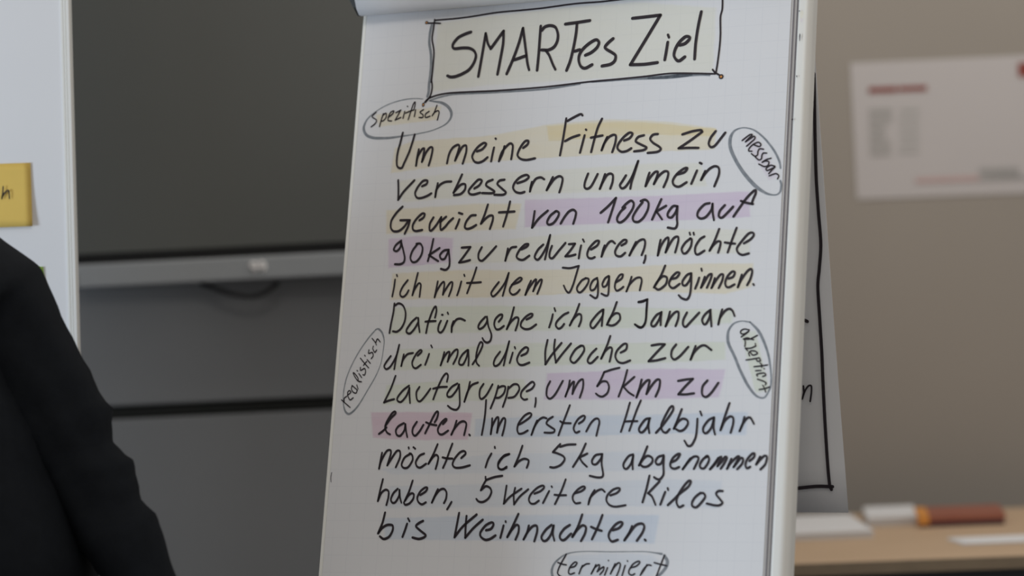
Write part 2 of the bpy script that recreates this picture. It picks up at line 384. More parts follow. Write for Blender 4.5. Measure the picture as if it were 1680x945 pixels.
INK = """
@title_0 4.87
1789,-28 1704,-49 1592,-94 1519,-169 1502,-228 1541,-264 1664,-262 1780,-274 1863,-319 1901,-395 1877,-499 1806,-600 1695,-659 1582,-692 1503,-693 1451,-670
1965,-717 1987,-533 2012,-310 2037,-66! 2084,-222 2138,-305! 2231,-180 2328,-52! 2335,-240 2305,-502 2278,-704
2428,-707 2511,-503 2592,-258 2643,-31! 2670,-158 2725,-425 2756,-572 2789,-672
2533,-504 2623,-481 2726,-452
2919,-687 2927,-439 2928,-190 2930,-19
2953,-87 2999,-38 3082,-24 3168,-57 3215,-158 3214,-263 3168,-351 3080,-391 2968,-383
3038,-395 3100,-477 3166,-612 3214,-694
3326,-20 3513,-10 3713,4
3512,-30 3505,-192 3478,-399 3442,-579 3393,-719
3508,-440 3581,-422
3679,-511 3767,-478 3852,-412 3881,-336 3837,-292 3756,-321 3651,-398 3588,-485 3577,-575 3614,-669 3686,-706 3793,-661
4100,-294 4033,-347 3982,-408 4012,-449 4098,-501 4156,-550 4147,-627 4082,-674 3953,-691
@title_1 4.87
4387,-13 4597,-7 4820,2! 4618,-337 4397,-702! 4614,-710 4816,-698
4959,-407 4946,-527 4928,-667
4955,-297 4974,-340
5150,-465 5229,-445 5292,-385 5284,-353 5223,-349 5134,-425 5080,-524 5068,-613 5110,-679 5157,-695 5234,-643
5449,6 5415,-203 5390,-456 5387,-686
@frame 2.65
1170,191 1220,198 1511,199 1799,211 2199,240 2583,244 2936,250 3452,276 3868,274 4279,284 4998,279 5772,269
1168,211 1158,71 1149,-89 1194,-279 1197,-493 1189,-752
1040,163 1165,156 1268,143
1185,-706 1210,-827 1195,-945 1159,-1010
1104,-1053 1159,-1003 1300,-959 1501,-938 1789,-940 2332,-951 3064,-945 3741,-913 4220,-902 4626,-890 5028,-872 5429,-898 5715,-923
1192,-972 1146,-1022 1119,-1054
5758,283 5765,154 5767,14 5747,-100 5761,-355 5758,-533 5743,-735 5726,-899
5671,-857 5713,-904 5782,-947
@shade 4.42
1124,127 1104,8 1107,-153 1146,-316 1163,-491 1162,-651 1154,-770 1157,-890 1141,-969
@shade 3.54
3810,-921,1.8 4084,-917,2.7 4356,-911,3.5 4762,-918,4.4 5097,-915,5.3 5350,-906,4.4
4695,-920,3.5 5031,-923,5.3 5363,-910,5.3 5536,-918,4.4 5630,-937,2.7
@shade 2.65
1190,-1031 1361,-989 1575,-962 1863,-967 2334,-977 3066,-977 3619,-935
@ellipse_spezifisch 2.65
1071,-1001,1.2 924,-984,1.6 720,-996,1.8 489,-1049,1.8 290,-1144,1.8 152,-1256,2.7 101,-1387,4.1 158,-1497,4.4 296,-1551,4.4 533,-1564,3.9 767,-1550,2.7 1042,-1526,1.8 1257,-1492,1.8 1454,-1424,2.1 1548,-1337,3.5 1562,-1246,4.4 1504,-1150,4.6 1382,-1076,4.1 1176,-1037,1.3
@word_spezifisch 2.12
294,-1157 230,-1220 309,-1278 292,-1331 229,-1378
419,-1185 391,-1283 370,-1382
407,-1217 463,-1181 469,-1248 422,-1298 392,-1296
506,-1250 575,-1200 594,-1155 543,-1172 512,-1237 510,-1297 570,-1307
633,-1184 711,-1149! 628,-1297! 720,-1262
779,-1173 758,-1278
816,-1098 823,-1103
848,-1303 882,-1179 916,-1068 943,-1039 944,-1089 931,-1162
796,-1200 852,-1180 924,-1161
960,-1157 947,-1262
1092,-1165 1037,-1201 1091,-1244 1087,-1284 1029,-1280
1189,-1197 1134,-1233 1138,-1287 1210,-1271
1313,-1112 1278,-1215 1246,-1267! 1278,-1222 1334,-1195 1358,-1220 1349,-1286 1338,-1338
@line1_0 3.72
774,-1498 746,-1649 714,-1793 709,-1938 734,-2018 801,-2035 838,-1958 905,-1803 950,-1647 977,-1536
1065,-1765 1049,-1876 1039,-2014! 1057,-1877 1120,-1768 1156,-1763 1149,-1855 1133,-1960! 1184,-1831 1249,-1748 1294,-1764 1282,-1888 1250,-2021
@line1_1 3.72
1551,-2004 1576,-1864 1626,-1775 1702,-1733 1736,-1755 1718,-1846 1682,-1968! 1733,-1859 1790,-1764 1847,-1754 1854,-1853 1811,-2020
2032,-1849 2115,-1821 2174,-1752 2137,-1727 2055,-1772 1989,-1847 1960,-1924 2001,-1997 2067,-2020 2143,-1998 2210,-1947
2306,-1805 2291,-1889 2275,-2011
2319,-1669 2328,-1679
2474,-1794 2454,-1897 2402,-2014! 2433,-1896 2497,-1809 2563,-1758 2608,-1789 2608,-1892 2598,-1996
2780,-1837 2846,-1788 2856,-1737 2800,-1741 2730,-1834 2696,-1936 2749,-1997 2849,-2019 2980,-2002
@line1_2 3.72
3439,-1434 3423,-1601 3402,-1793 3377,-1978
3463,-1474 3556,-1428 3663,-1385 3695,-1408
3445,-1772 3549,-1724 3664,-1694
3747,-1702 3721,-1823 3692,-1956
3760,-1617 3769,-1625
4005,-1473 3946,-1605 3903,-1782 3867,-1956
3850,-1743 3941,-1732 4029,-1721
4105,-1748 4064,-1841 4030,-1939! 4064,-1841 4126,-1755 4199,-1721 4241,-1743 4234,-1851 4198,-1974
4374,-1814 4453,-1786 4497,-1725 4448,-1703 4358,-1768 4283,-1866 4280,-1930 4344,-1977 4425,-1969 4490,-1934
4674,-1754 4587,-1775 4554,-1836 4635,-1885 4725,-1934 4681,-1970 4540,-1981
4888,-1747 4815,-1755 4775,-1810 4822,-1870 4919,-1932 4948,-1971 4897,-2007 4750,-2015
@line1_3 3.72
5266,-1774 5412,-1738 5544,-1727 5565,-1753! 5394,-1869 5221,-1973! 5373,-1975 5522,-1983
5769,-1756 5702,-1842 5674,-1929 5709,-1981 5768,-1965 5853,-1863 5914,-1785
@line2_0 3.72
758,-2217 775,-2363 783,-2515! 868,-2394 1029,-2233
1167,-2329 1237,-2299 1247,-2248 1175,-2251 1095,-2339 1059,-2429 1094,-2496 1167,-2506 1266,-2477 1328,-2444
1424,-2295 1410,-2393 1398,-2503! 1410,-2393 1469,-2317 1552,-2282 1645,-2280
1814,-2183 1756,-2318 1695,-2451! 1747,-2389 1814,-2333 1878,-2336 1877,-2414 1811,-2476 1705,-2487
2033,-2402 2108,-2360 2145,-2291 2087,-2275 2001,-2355 1943,-2430 1961,-2477 2026,-2493 2131,-2471
2321,-2286 2239,-2315 2221,-2366 2303,-2421 2363,-2463 2323,-2487 2166,-2477
2512,-2295 2435,-2305 2404,-2355 2487,-2430 2548,-2484 2508,-2518 2367,-2512
2727,-2357 2843,-2324 2903,-2275 2858,-2241 2756,-2275 2678,-2355 2662,-2425 2709,-2485 2787,-2506 2849,-2492
2957,-2349 2942,-2425 2936,-2489! 2955,-2413 3010,-2313 3091,-2289 3152,-2320
3286,-2294 3238,-2401 3202,-2482! 3252,-2401 3315,-2321 3389,-2286 3442,-2321 3433,-2423 3406,-2524
@line2_1 3.72
3841,-2270 3801,-2389 3799,-2466 3842,-2493 3901,-2458 3962,-2346 3991,-2284
4107,-2290 4074,-2402 4040,-2502! 4081,-2403 4136,-2310 4189,-2287 4231,-2315 4231,-2410 4203,-2507
4434,-2325 4386,-2404 4349,-2466 4386,-2512 4445,-2483 4530,-2348 4610,-2124! 4566,-2287 4528,-2424 4514,-2522
@line2_2 3.72
4795,-2304 4768,-2398 4747,-2497! 4801,-2387 4875,-2302 4922,-2298 4913,-2367 4873,-2472! 4933,-2368 5022,-2297 5082,-2312 5074,-2400 5025,-2523
5224,-2351 5328,-2324 5371,-2270 5325,-2268 5223,-2338 5162,-2429 5180,-2499 5261,-2528 5370,-2470
5518,-2309 5484,-2395 5444,-2495
5555,-2198 5583,-2214
5644,-2321 5615,-2388 5588,-2447! 5640,-2365 5708,-2293 5784,-2260 5845,-2288 5851,-2388 5794,-2547
@line3_0 3.72
865,-2623 778,-2705 700,-2819 694,-2924 743,-2985 831,-2988 913,-2933 978,-2844
846,-2826 934,-2829 1006,-2832! 985,-2923 936,-3032
1166,-2839 1228,-2802 1245,-2751 1201,-2742 1120,-2811 1063,-2900 1069,-2972 1122,-3000 1222,-2987
1394,-2807 1344,-2898 1344,-2983 1374,-3003 1447,-2928 1523,-2808! 1517,-2905 1532,-2997 1593,-2960 1658,-2885 1718,-2833
1602,-2805 1555,-2842 1515,-2879
1824,-2853 1804,-2917 1774,-2987
1808,-2755 1866,-2775
2086,-2802 2008,-2809 1937,-2897 1922,-2974 1967,-3001 2036,-2985 2104,-2949
2272,-2652 2233,-2793 2181,-2932! 2239,-2870 2306,-2822 2363,-2824 2368,-2889 2332,-3016
2628,-2623 2598,-2783 2544,-2988
2460,-2777 2598,-2777 2709,-2775
@line3_1 3.72
3033,-2782 3024,-2890 3009,-3024! 3108,-2894 3241,-2785
3363,-2803 3285,-2863 3243,-2950 3274,-2992 3348,-2967 3410,-2881 3420,-2824 3377,-2797 3357,-2805
3459,-2982 3508,-2898 3571,-2818 3637,-2789 3687,-2823 3685,-2893 3658,-2993
@line3_2 3.72
4077,-2852 4193,-2756 4300,-2647! 4262,-2791 4202,-2996
4451,-2793 4387,-2847 4339,-2933 4350,-2990 4398,-3004 4475,-2951 4561,-2829 4582,-2742 4539,-2696 4474,-2731 4411,-2791
4715,-2729 4641,-2820 4581,-2930 4598,-2994 4666,-3009 4743,-2950 4802,-2839 4807,-2739 4753,-2693 4687,-2709
5000,-2697 4942,-2833 4878,-2983
5079,-2795 4937,-2870! 4980,-2922 5031,-2989
5252,-2809 5185,-2806 5118,-2890 5115,-2946 5169,-2967 5230,-2895 5254,-2809! 5255,-2971 5265,-3071 5231,-3126 5125,-3109
@line3_3 3.72
5736,-2786 5659,-2802 5578,-2885 5563,-2959 5618,-3001 5695,-2977 5768,-2881 5782,-2795! 5789,-2907 5816,-3032
5966,-2825 5899,-2899 5884,-2973 5931,-3002 6005,-2941 6091,-2852
6105,-2992 6195,-2862 6291,-2731 6402,-2631 6417,-2675 6383,-2760 6367,-2821
6203,-2774 6282,-2804 6384,-2827
@line4_0 3.54
887,-3134 805,-3196 775,-3267 828,-3288 881,-3232 889,-3154! 936,-3286 967,-3391 958,-3456 903,-3486 812,-3483
1160,-3197 1089,-3292 1061,-3394 1103,-3461 1174,-3450 1239,-3362 1252,-3259 1210,-3192 1145,-3190
1420,-3129 1397,-3277 1354,-3457
1532,-3269 1368,-3366! 1444,-3414 1527,-3463
1685,-3300 1607,-3310 1548,-3373 1574,-3432 1631,-3428 1686,-3313! 1711,-3443 1712,-3546 1659,-3596 1579,-3578
@line4_1 3.54
1896,-3276 2038,-3272! 1955,-3387 1871,-3494! 1962,-3484 2046,-3465
2222,-3282 2179,-3370 2186,-3453 2244,-3481 2337,-3401 2453,-3277
@line4_2 3.54
2645,-3316 2632,-3412 2617,-3494! 2639,-3412 2694,-3312 2776,-3296
2863,-3337 2943,-3302 2968,-3265 2913,-3269 2835,-3343 2793,-3430 2824,-3476 2902,-3491 2995,-3435
3205,-3280 3127,-3353 3082,-3453 3131,-3499 3189,-3444 3262,-3307 3305,-3144! 3277,-3333 3248,-3497
3344,-3304 3316,-3398 3321,-3468 3370,-3482 3459,-3378 3554,-3270
3610,-3289 3706,-3286! 3637,-3385 3568,-3464! 3643,-3461 3723,-3444
3803,-3315 3789,-3403 3779,-3501
3824,-3225 3847,-3264
3964,-3378 4055,-3324 4078,-3262 4024,-3266 3935,-3358 3907,-3445 3931,-3496 3979,-3510 4026,-3493
4170,-3329 4148,-3403 4133,-3488! 4167,-3391 4228,-3293 4281,-3270 4330,-3307
4433,-3338 4498,-3303 4502,-3266 4455,-3264 4379,-3336 4338,-3423 4362,-3480 4430,-3495 4494,-3447
4651,-3297 4604,-3395 4563,-3487! 4611,-3395 4684,-3292 4762,-3263 4792,-3302 4784,-3389 4750,-3488
4810,-3496 4807,-3546 4790,-3601
@line4_3 3.54
5026,-3280 5009,-3385 4997,-3503! 5035,-3373 5095,-3276 5140,-3253 5145,-3328 5113,-3463! 5166,-3353 5226,-3262 5285,-3246 5295,-3309 5259,-3469
5477,-3278 5402,-3337 5354,-3422 5385,-3488 5436,-3475 5490,-3390 5498,-3291 5470,-3276
5459,-3193 5471,-3226
5518,-3196 5529,-3228
5685,-3259 5622,-3296 5562,-3393 5561,-3479 5602,-3512 5697,-3460
5901,-3159 5845,-3317 5775,-3463! 5823,-3390 5885,-3337 5931,-3345 5928,-3407 5904,-3494
6160,-3154 6104,-3315 6047,-3497
5996,-3354 6068,-3368 6149,-3378
6282,-3377 6375,-3325 6421,-3266 6396,-3230 6333,-3250 6248,-3345 6182,-3441 6205,-3509 6271,-3540 6360,-3523
@ellipse_messbar 2.65
6765,-2334,2.8 6740,-2234,3.2 6656,-2081,3.2 6505,-1899,2.8 6343,-1772,2.3 6185,-1729,1.8 6057,-1762,3.0 5997,-1859,5.0 6005,-2009,5.3 6108,-2214,5.0 6248,-2407,5.3 6412,-2576,5.3 6572,-2682,3.5 6701,-2712,2.1 6770,-2679,3.0 6790,-2581,3.5 6770,-2513,2.7
@word_messbar 2.21
6175,-1912 6244,-1860 6294,-1831 6321,-1839 6271,-1886 6225,-1933! 6297,-1890 6347,-1859 6362,-1894 6301,-1950 6245,-1997
6354,-1984 6433,-2013 6457,-1983 6417,-1950 6341,-1977 6286,-2030 6281,-2067 6327,-2073
6500,-2054 6441,-2045 6418,-2081 6414,-2130 6376,-2147 6322,-2107
6548,-2112 6496,-2110 6479,-2146 6475,-2189 6437,-2203 6383,-2159
6616,-2188 6547,-2205 6490,-2239! 6535,-2223 6587,-2238 6577,-2287 6526,-2303 6440,-2262
6680,-2305 6615,-2289 6553,-2329 6568,-2361 6631,-2339 6681,-2317! 6644,-2352 6596,-2405
6604,-2437 6698,-2410 6745,-2444 6728,-2486
@line5_0 3.19
835,-3711 827,-3828 809,-3964
855,-3641 867,-3667
1046,-3729 974,-3820 936,-3909 950,-3961 995,-3975 1042,-3938 1073,-3881
1206,-3626 1178,-3761 1142,-3956! 1167,-3877 1231,-3782 1268,-3803 1267,-3880 1262,-3983
@line5_1 3.19
1544,-3762 1531,-3862 1510,-3997! 1541,-3901 1604,-3800 1645,-3773 1656,-3828 1643,-3962! 1670,-3905 1746,-3792 1785,-3787 1780,-3870 1743,-3987
1929,-3775 1908,-3874 1877,-3978
1966,-3674 1977,-3700
2160,-3577 2122,-3714 2075,-3841 2037,-3952
2023,-3801 2129,-3801 2248,-3797
@line5_2 3.19
2536,-3804 2459,-3903 2426,-3966 2461,-4012 2533,-3956 2634,-3820 2686,-3675! 2661,-3808 2614,-4007
2748,-3849 2856,-3814 2902,-3771 2866,-3751 2787,-3812 2724,-3899 2729,-3962 2780,-3996 2840,-3972 2879,-3926
3049,-3801 3008,-3895 2974,-4005! 3017,-3920 3104,-3796 3131,-3785 3123,-3860 3095,-3954! 3124,-3886 3187,-3799 3221,-3794 3206,-3875 3163,-3994
@line5_3 3.19
3538,-3627 3655,-3638 3787,-3611! 3757,-3729 3714,-3891 3666,-3990 3617,-3964 3570,-3884
3910,-3791 3845,-3826 3783,-3918 3794,-3975 3836,-3995 3894,-3947 3949,-3861 3952,-3804 3904,-3790
4080,-3796 4021,-3832 3986,-3912 4004,-3969 4057,-3952 4098,-3865 4086,-3790! 4106,-3891 4110,-4041 4079,-4084 3995,-4037
4260,-3771 4208,-3806 4173,-3880 4189,-3925 4235,-3907 4264,-3833 4271,-3777! 4275,-3896 4271,-4039 4231,-4051 4166,-4020
4387,-3862 4464,-3815 4480,-3759 4434,-3764 4379,-3849 4368,-3936 4402,-3987 4460,-3964 4499,-3934
4616,-3794 4589,-3893 4550,-4001! 4590,-3906 4678,-3821 4751,-3811 4774,-3862 4753,-3991
@line5_4 3.54
5118,-3652 5061,-3796 4968,-3955! 5019,-3869 5088,-3804 5155,-3824 5147,-3911 5085,-3970 5034,-3991 4986,-3965
5222,-3845 5300,-3829 5342,-3769 5302,-3755 5234,-3814 5193,-3900 5216,-3956 5269,-3974 5352,-3919
5513,-3774 5456,-3797 5395,-3881 5405,-3937 5451,-3939 5505,-3860 5520,-3774! 5526,-3922 5517,-4070 5476,-4142 5396,-4122 5348,-4077
5641,-3840 5625,-3901 5591,-3992
5666,-3711 5677,-3746
5725,-3830 5703,-3903 5678,-3982! 5723,-3904 5782,-3808 5827,-3797 5812,-3870 5766,-3985
5876,-3854 5860,-3920 5834,-3991! 5879,-3909 5951,-3813 5996,-3808 5988,-3888 5942,-3994
6083,-3866 6146,-3844 6169,-3783 6129,-3770 6068,-3829 6034,-3914 6051,-3975 6097,-3989 6172,-3952
6274,-3817 6252,-3896 6225,-3993! 6265,-3897 6348,-3777 6404,-3742 6425,-3780 6405,-3877 6361,-3967
6448,-3953 6461,-3971
@line6_0 3.36
854,-4068 848,-4204 825,-4358 809,-4506
868,-4101 923,-4070 999,-4105 1051,-4209 1047,-4338 998,-4440 930,-4490 865,-4482
1237,-4291 1164,-4354 1093,-4455 1097,-4506 1149,-4521 1215,-4458 1271,-4357 1266,-4292! 1282,-4395 1308,-4505
1414,-4520 1437,-4373 1494,-4195 1539,-4132 1558,-4197 1542,-4299
1390,-4353 1464,-4349 1556,-4348
1653,-4257 1663,-4260
1741,-4225 1754,-4251
1642,-4347 1612,-4416 1611,-4493 1656,-4519 1701,-4469 1748,-4349
1848,-4358 1826,-4434 1830,-4517! 1833,-4434 1889,-4340 1958,-4323 2034,-4353
@line6_1 3.36
2358,-4307 2286,-4382 2256,-4445 2280,-4483 2347,-4447 2391,-4372 2385,-4302! 2416,-4436 2475,-4564 2468,-4652 2422,-4683 2371,-4663 2335,-4614
2580,-4383 2624,-4327 2628,-4283 2579,-4288 2521,-4350 2511,-4425 2546,-4490 2602,-4491 2665,-4448
2807,-4180 2771,-4343 2716,-4494! 2762,-4406 2840,-4332 2889,-4340 2887,-4409 2856,-4516
3021,-4362 3095,-4326 3110,-4289 3078,-4282 3005,-4324 2941,-4398 2939,-4461 3004,-4500 3086,-4496 3176,-4439
@line6_2 3.36
3429,-4297 3414,-4385 3385,-4484
3447,-4207 3467,-4254
3670,-4279 3593,-4314 3504,-4400 3488,-4462 3532,-4507 3579,-4489 3616,-4442
3834,-4160 3783,-4307 3706,-4465! 3748,-4381 3824,-4308 3872,-4321 3877,-4397 3849,-4481
@line6_3 3.36
4198,-4253 4121,-4316 4035,-4425 4032,-4488 4074,-4513 4131,-4453 4204,-4343 4214,-4249! 4206,-4367 4203,-4485
4412,-4149 4362,-4297 4282,-4469! 4327,-4371 4403,-4310 4464,-4324 4475,-4399 4413,-4466 4347,-4483 4286,-4466
@line6_4 3.36
4746,-4161 4806,-4154 4877,-4125! 4872,-4261 4870,-4434 4828,-4513 4775,-4512 4709,-4473
@line6_4 3.54
4746,-4156 4805,-4148 4877,-4125! 4876,-4261 4870,-4434 4828,-4513 4776,-4518 4709,-4473
5100,-4316 5030,-4352 4963,-4449 4966,-4498 5013,-4505 5073,-4414 5103,-4310! 5099,-4403 5102,-4495
5231,-4308 5210,-4406 5178,-4513! 5230,-4406 5304,-4322 5358,-4317 5361,-4409 5328,-4513
5487,-4327 5441,-4424 5439,-4497 5480,-4529 5547,-4463 5670,-4334
5836,-4299 5762,-4358 5721,-4431 5744,-4492 5783,-4493 5829,-4397 5836,-4299! 5850,-4422 5865,-4532
6011,-4298 5984,-4401 5965,-4508! 5985,-4413 6057,-4317 6120,-4292 6167,-4326 6200,-4397
@line7_0 3.19
860,-4848 789,-4943 765,-5000 805,-5040 873,-4996 954,-4844 987,-4684! 955,-4856 935,-5042
1074,-4827 1060,-4910 1046,-4999! 1067,-4910 1132,-4828 1223,-4810
1306,-4850 1365,-4794 1341,-4768 1275,-4831 1224,-4938 1240,-5009 1292,-5035 1367,-4986
1489,-4829 1467,-4905 1438,-4987
1510,-4701 1533,-4738
@line7_1 3.19
1736,-4808 1716,-4909 1691,-5000! 1729,-4897 1786,-4815 1821,-4810 1813,-4886 1800,-4949! 1833,-4873 1904,-4786 1950,-4781 1946,-4876 1895,-4982
2107,-4784 2029,-4852 1986,-4940 1997,-4991 2054,-4992 2102,-4891 2122,-4784! 2138,-4905 2142,-5012
2208,-4992 2270,-4895 2336,-4757 2346,-4694 2309,-4674 2273,-4755 2255,-4882 2269,-4970 2315,-5019
@line7_2 3.19
2634,-4820 2565,-4913 2545,-4988 2573,-5026 2640,-4990 2725,-4840 2768,-4671! 2738,-4828 2707,-5019
2836,-4836 2820,-4905 2799,-4986
2860,-4753 2873,-4781
@line7_2 3.36
2977,-4883 3057,-4847 3077,-4785 3030,-4765 2953,-4832 2912,-4932 2945,-5002 3008,-5019 3109,-4986
@line7_3 3.36
3373,-4666 3350,-4828 3364,-5015! 3456,-4880 3594,-4714
3489,-4662 3485,-4806 3526,-4993! 3619,-4871 3742,-4726
3902,-4758 3818,-4812 3751,-4923 3762,-4979 3818,-5001 3894,-4926 3954,-4828 3936,-4765 3882,-4764
4141,-4807 4065,-4880 4018,-4965 4041,-5009 4087,-5004 4169,-4925
4344,-4631 4300,-4773 4225,-4951! 4278,-4847 4348,-4792 4383,-4818 4375,-4898 4357,-4996
4520,-4870 4597,-4828 4605,-4755 4552,-4753 4464,-4838 4441,-4924 4488,-4999 4569,-5019 4670,-4984
@line7_4 3.54
4984,-4779 5095,-4765 5180,-4767! 5075,-4869 4952,-5001! 5069,-4991 5199,-4963
5351,-4774 5296,-4849 5289,-4934 5337,-4984 5419,-4937 5535,-4811
5645,-4801 5617,-4880 5581,-4991! 5625,-4892 5711,-4809 5788,-4798 5884,-4863
@line8_0 3.19
965,-5141 902,-5329 807,-5530! 888,-5501 970,-5483
1199,-5289 1105,-5357 1025,-5458 1032,-5509 1091,-5523 1169,-5435 1209,-5321! 1218,-5423 1238,-5544
1372,-5310 1329,-5386 1345,-5488 1397,-5520 1470,-5451 1552,-5338
1611,-5494 1660,-5353 1731,-5189 1789,-5120 1824,-5152 1813,-5241
1598,-5339 1699,-5318 1819,-5314
1984,-5269 1897,-5318 1834,-5406 1845,-5456 1908,-5451 1984,-5357 2014,-5282! 2033,-5433 2045,-5585 2001,-5647 1922,-5634 1855,-5589
2186,-5247 2162,-5385 2118,-5535! 2156,-5397 2218,-5297 2313,-5259
2405,-5281 2356,-5362 2357,-5463 2394,-5498 2466,-5439 2549,-5290
2643,-5310 2607,-5466 2546,-5634
2646,-5341 2706,-5317 2756,-5330 2741,-5418 2677,-5479 2622,-5485
2803,-5325 2786,-5456 2738,-5615
2806,-5356 2884,-5295 2953,-5302 2979,-5371 2911,-5470 2816,-5488
3098,-5398 3177,-5361 3214,-5300 3177,-5262 3105,-5311 3022,-5397 3014,-5471 3065,-5516 3113,-5510
3248,-5493 3252,-5549 3244,-5621
@line8_1 3.19
3456,-5260 3415,-5352 3417,-5464 3474,-5508 3551,-5441 3653,-5257
3761,-5252 3748,-5357 3709,-5480! 3749,-5370 3804,-5284 3830,-5272 3822,-5358 3815,-5445! 3843,-5371 3904,-5267 3963,-5243 3971,-5360 3933,-5498
@line8_2 3.19
4514,-5085 4402,-5108 4284,-5143! 4244,-5241 4190,-5339! 4253,-5278 4333,-5279 4372,-5354 4351,-5440 4281,-5488 4220,-5475 4177,-5443
@line8_3 3.19
4635,-5118 4594,-5296 4527,-5491
4748,-5218 4591,-5351! 4675,-5432 4758,-5482
@line8_3 3.54
4862,-5257 4837,-5379 4799,-5507! 4844,-5391 4930,-5282 4982,-5271 4968,-5369 4948,-5460! 5001,-5369 5086,-5267 5139,-5273 5133,-5383 5088,-5498
@line8_4 3.54
5414,-5284 5530,-5267 5631,-5259! 5523,-5364 5428,-5472! 5542,-5474 5658,-5461
5848,-5285 5782,-5368 5782,-5477 5842,-5514 5916,-5455 6011,-5321
@ellipse_akzeptiert 2.65
6432,-4485,2.3 6309,-4468,1.8 6196,-4497,2.7 6124,-4587,3.5 6114,-4684,4.4 6135,-4787,4.4 6227,-4953,4.1 6321,-5147,4.1 6434,-5342,4.1 6529,-5463,3.5 6608,-5524,3.0 6697,-5531,2.7 6756,-5442,2.7 6782,-5347,2.7 6775,-5203,2.7 6731,-4974,3.2 6657,-4780,3.9 6559,-4609,4.1 6432,-4485,2.3
@word_akzeptiert 2.12
6425,-4594 6354,-4580 6304,-4603 6306,-4640 6357,-4647 6419,-4612! 6383,-4641 6315,-4688
6550,-4672 6438,-4721 6349,-4719! 6399,-4702 6438,-4715 6496,-4731
6362,-4726 6377,-4762 6373,-4823
6524,-4784 6533,-4820! 6458,-4848 6381,-4847! 6421,-4884
6461,-4909 6501,-4946 6564,-4923 6530,-4892 6472,-4885 6436,-4914 6451,-4957
6592,-4984 6491,-5000 6403,-5010
6592,-4984 6613,-5026 6569,-5031 6549,-5001
6718,-5085 6611,-5098 6523,-5105
6609,-5056 6635,-5081 6637,-5117
6627,-5159 6551,-5161
6670,-5132 6676,-5139
6657,-5243 6700,-5226 6679,-5196 6616,-5200 6566,-5212 6580,-5236
6583,-5278 6673,-5309 6712,-5334 6701,-5358
6765,-5388 6691,-5411 6616,-5422
6663,-5363 6691,-5405 6712,-5460
@ellipse_realistisch 2.65
578,-4447,1.8 621,-4442,3.0 686,-4500,2.8 729,-4616,1.8 726,-4768,1.4 701,-4966,1.3 631,-5147,1.8 527,-5328,1.9 407,-5532,2.3 314,-5645,3.2 232,-5692,3.5 167,-5643,2.8 131,-5536,1.8 117,-5383,1.6 143,-5185,1.8 211,-4988,1.8 322,-4775,1.9 460,-4579,2.1 578,-4447,2.1
@word_realistisch 1.95
95,-5482 147,-5521 249,-5595
143,-5513 138,-5460 174,-5433
189,-5415 241,-5373 218,-5347 189,-5369 199,-5430 239,-5484 288,-5454
254,-5271 247,-5324 280,-5370 328,-5386 347,-5341! 254,-5271
331,-5264 358,-5326
405,-5220 343,-5204 276,-5126 254,-5080 282,-5096 339,-5158 352,-5204 379,-5222
351,-5097 405,-5159
316,-5051 327,-5060
369,-5006 378,-5052 439,-5022 461,-5068 448,-5121 421,-5113
356,-4868 432,-4946 508,-5016
418,-4976 449,-4938 465,-4923
471,-4893 531,-4951
422,-4826 435,-4839
489,-4748 489,-4802 548,-4788 566,-4841 539,-4879
557,-4696 552,-4734 591,-4788 617,-4754
526,-4578 587,-4643 607,-4682
595,-4643 616,-4590 669,-4637
@line9_0 3.36
865,-5864 939,-5763 1012,-5694 995,-5664 948,-5699 885,-5800 857,-5889 892,-5966 948,-5998
765,-5988 826,-5946 879,-5896
1160,-5835 1078,-5878 1038,-5941 1060,-6005 1118,-6018 1176,-5942 1187,-5848! 1205,-5943 1234,-6038
1372,-5818 1316,-5906 1315,-5981 1361,-6020 1426,-5957 1482,-5863
1521,-5985 1587,-5845 1647,-5719 1689,-5669 1709,-5694 1694,-5770 1663,-5826
1522,-5825 1588,-5851 1695,-5871
1799,-5853 1851,-5797 1836,-5778 1770,-5834 1723,-5921 1740,-5984 1798,-6004 1889,-5950
2014,-5808 1987,-5911 1946,-6008! 1988,-5923 2065,-5836 2133,-5818 2176,-5862 2152,-6015
2232,-6007 2247,-6021
@line9_1 3.36
2465,-5514 2465,-5690 2455,-5840 2434,-6014
2582,-5778 2584,-5891 2576,-6005! 2591,-5891 2645,-5779 2678,-5767 2684,-5842 2674,-5985! 2695,-5892 2755,-5780 2791,-5799 2785,-5905 2760,-6023
@line9_2 3.19
2996,-5876 3075,-5839 3173,-5772 3197,-5728 3162,-5709 3083,-5752 3008,-5851 2990,-5938 3019,-6000 3087,-5994 3155,-5957
3292,-5816 3258,-5902 3219,-6020! 3258,-5902 3319,-5810 3384,-5774 3437,-5787
3533,-5766 3468,-5805 3442,-5861 3503,-5904 3573,-5948 3562,-5985 3495,-5993 3420,-5988
3786,-5605 3724,-5783 3684,-5894 3640,-6029
3653,-5829 3702,-5854 3817,-5860
3945,-5865 4009,-5823 4032,-5774 4004,-5755 3933,-5797 3879,-5883 3870,-5944 3907,-5994 3959,-5976
4066,-5977 4120,-5873 4182,-5806 4235,-5800 4258,-5849 4244,-5935 4224,-6039
@line9_3 3.19
4705,-5579 4658,-5768 4595,-5987
4868,-5550 4811,-5696 4721,-5973
4649,-5843 4741,-5839 4834,-5840
@line9_3 3.54
5022,-5802 4951,-5819 4872,-5928 4876,-5983 4922,-5995 4989,-5917 5015,-5808! 5006,-5905 5025,-6008
5126,-6003 5199,-5924 5278,-5822 5361,-5690 5351,-5635 5307,-5665 5237,-5798 5198,-5906 5222,-5979 5276,-6004 5325,-5956
5490,-5679 5434,-5836 5389,-5950! 5442,-5860 5511,-5812 5577,-5831 5593,-5885 5545,-5957 5482,-5983 5422,-5956
5731,-5814 5731,-5935 5720,-6067 5668,-6175 5611,-6187 5555,-6114
5766,-5712 5792,-5769
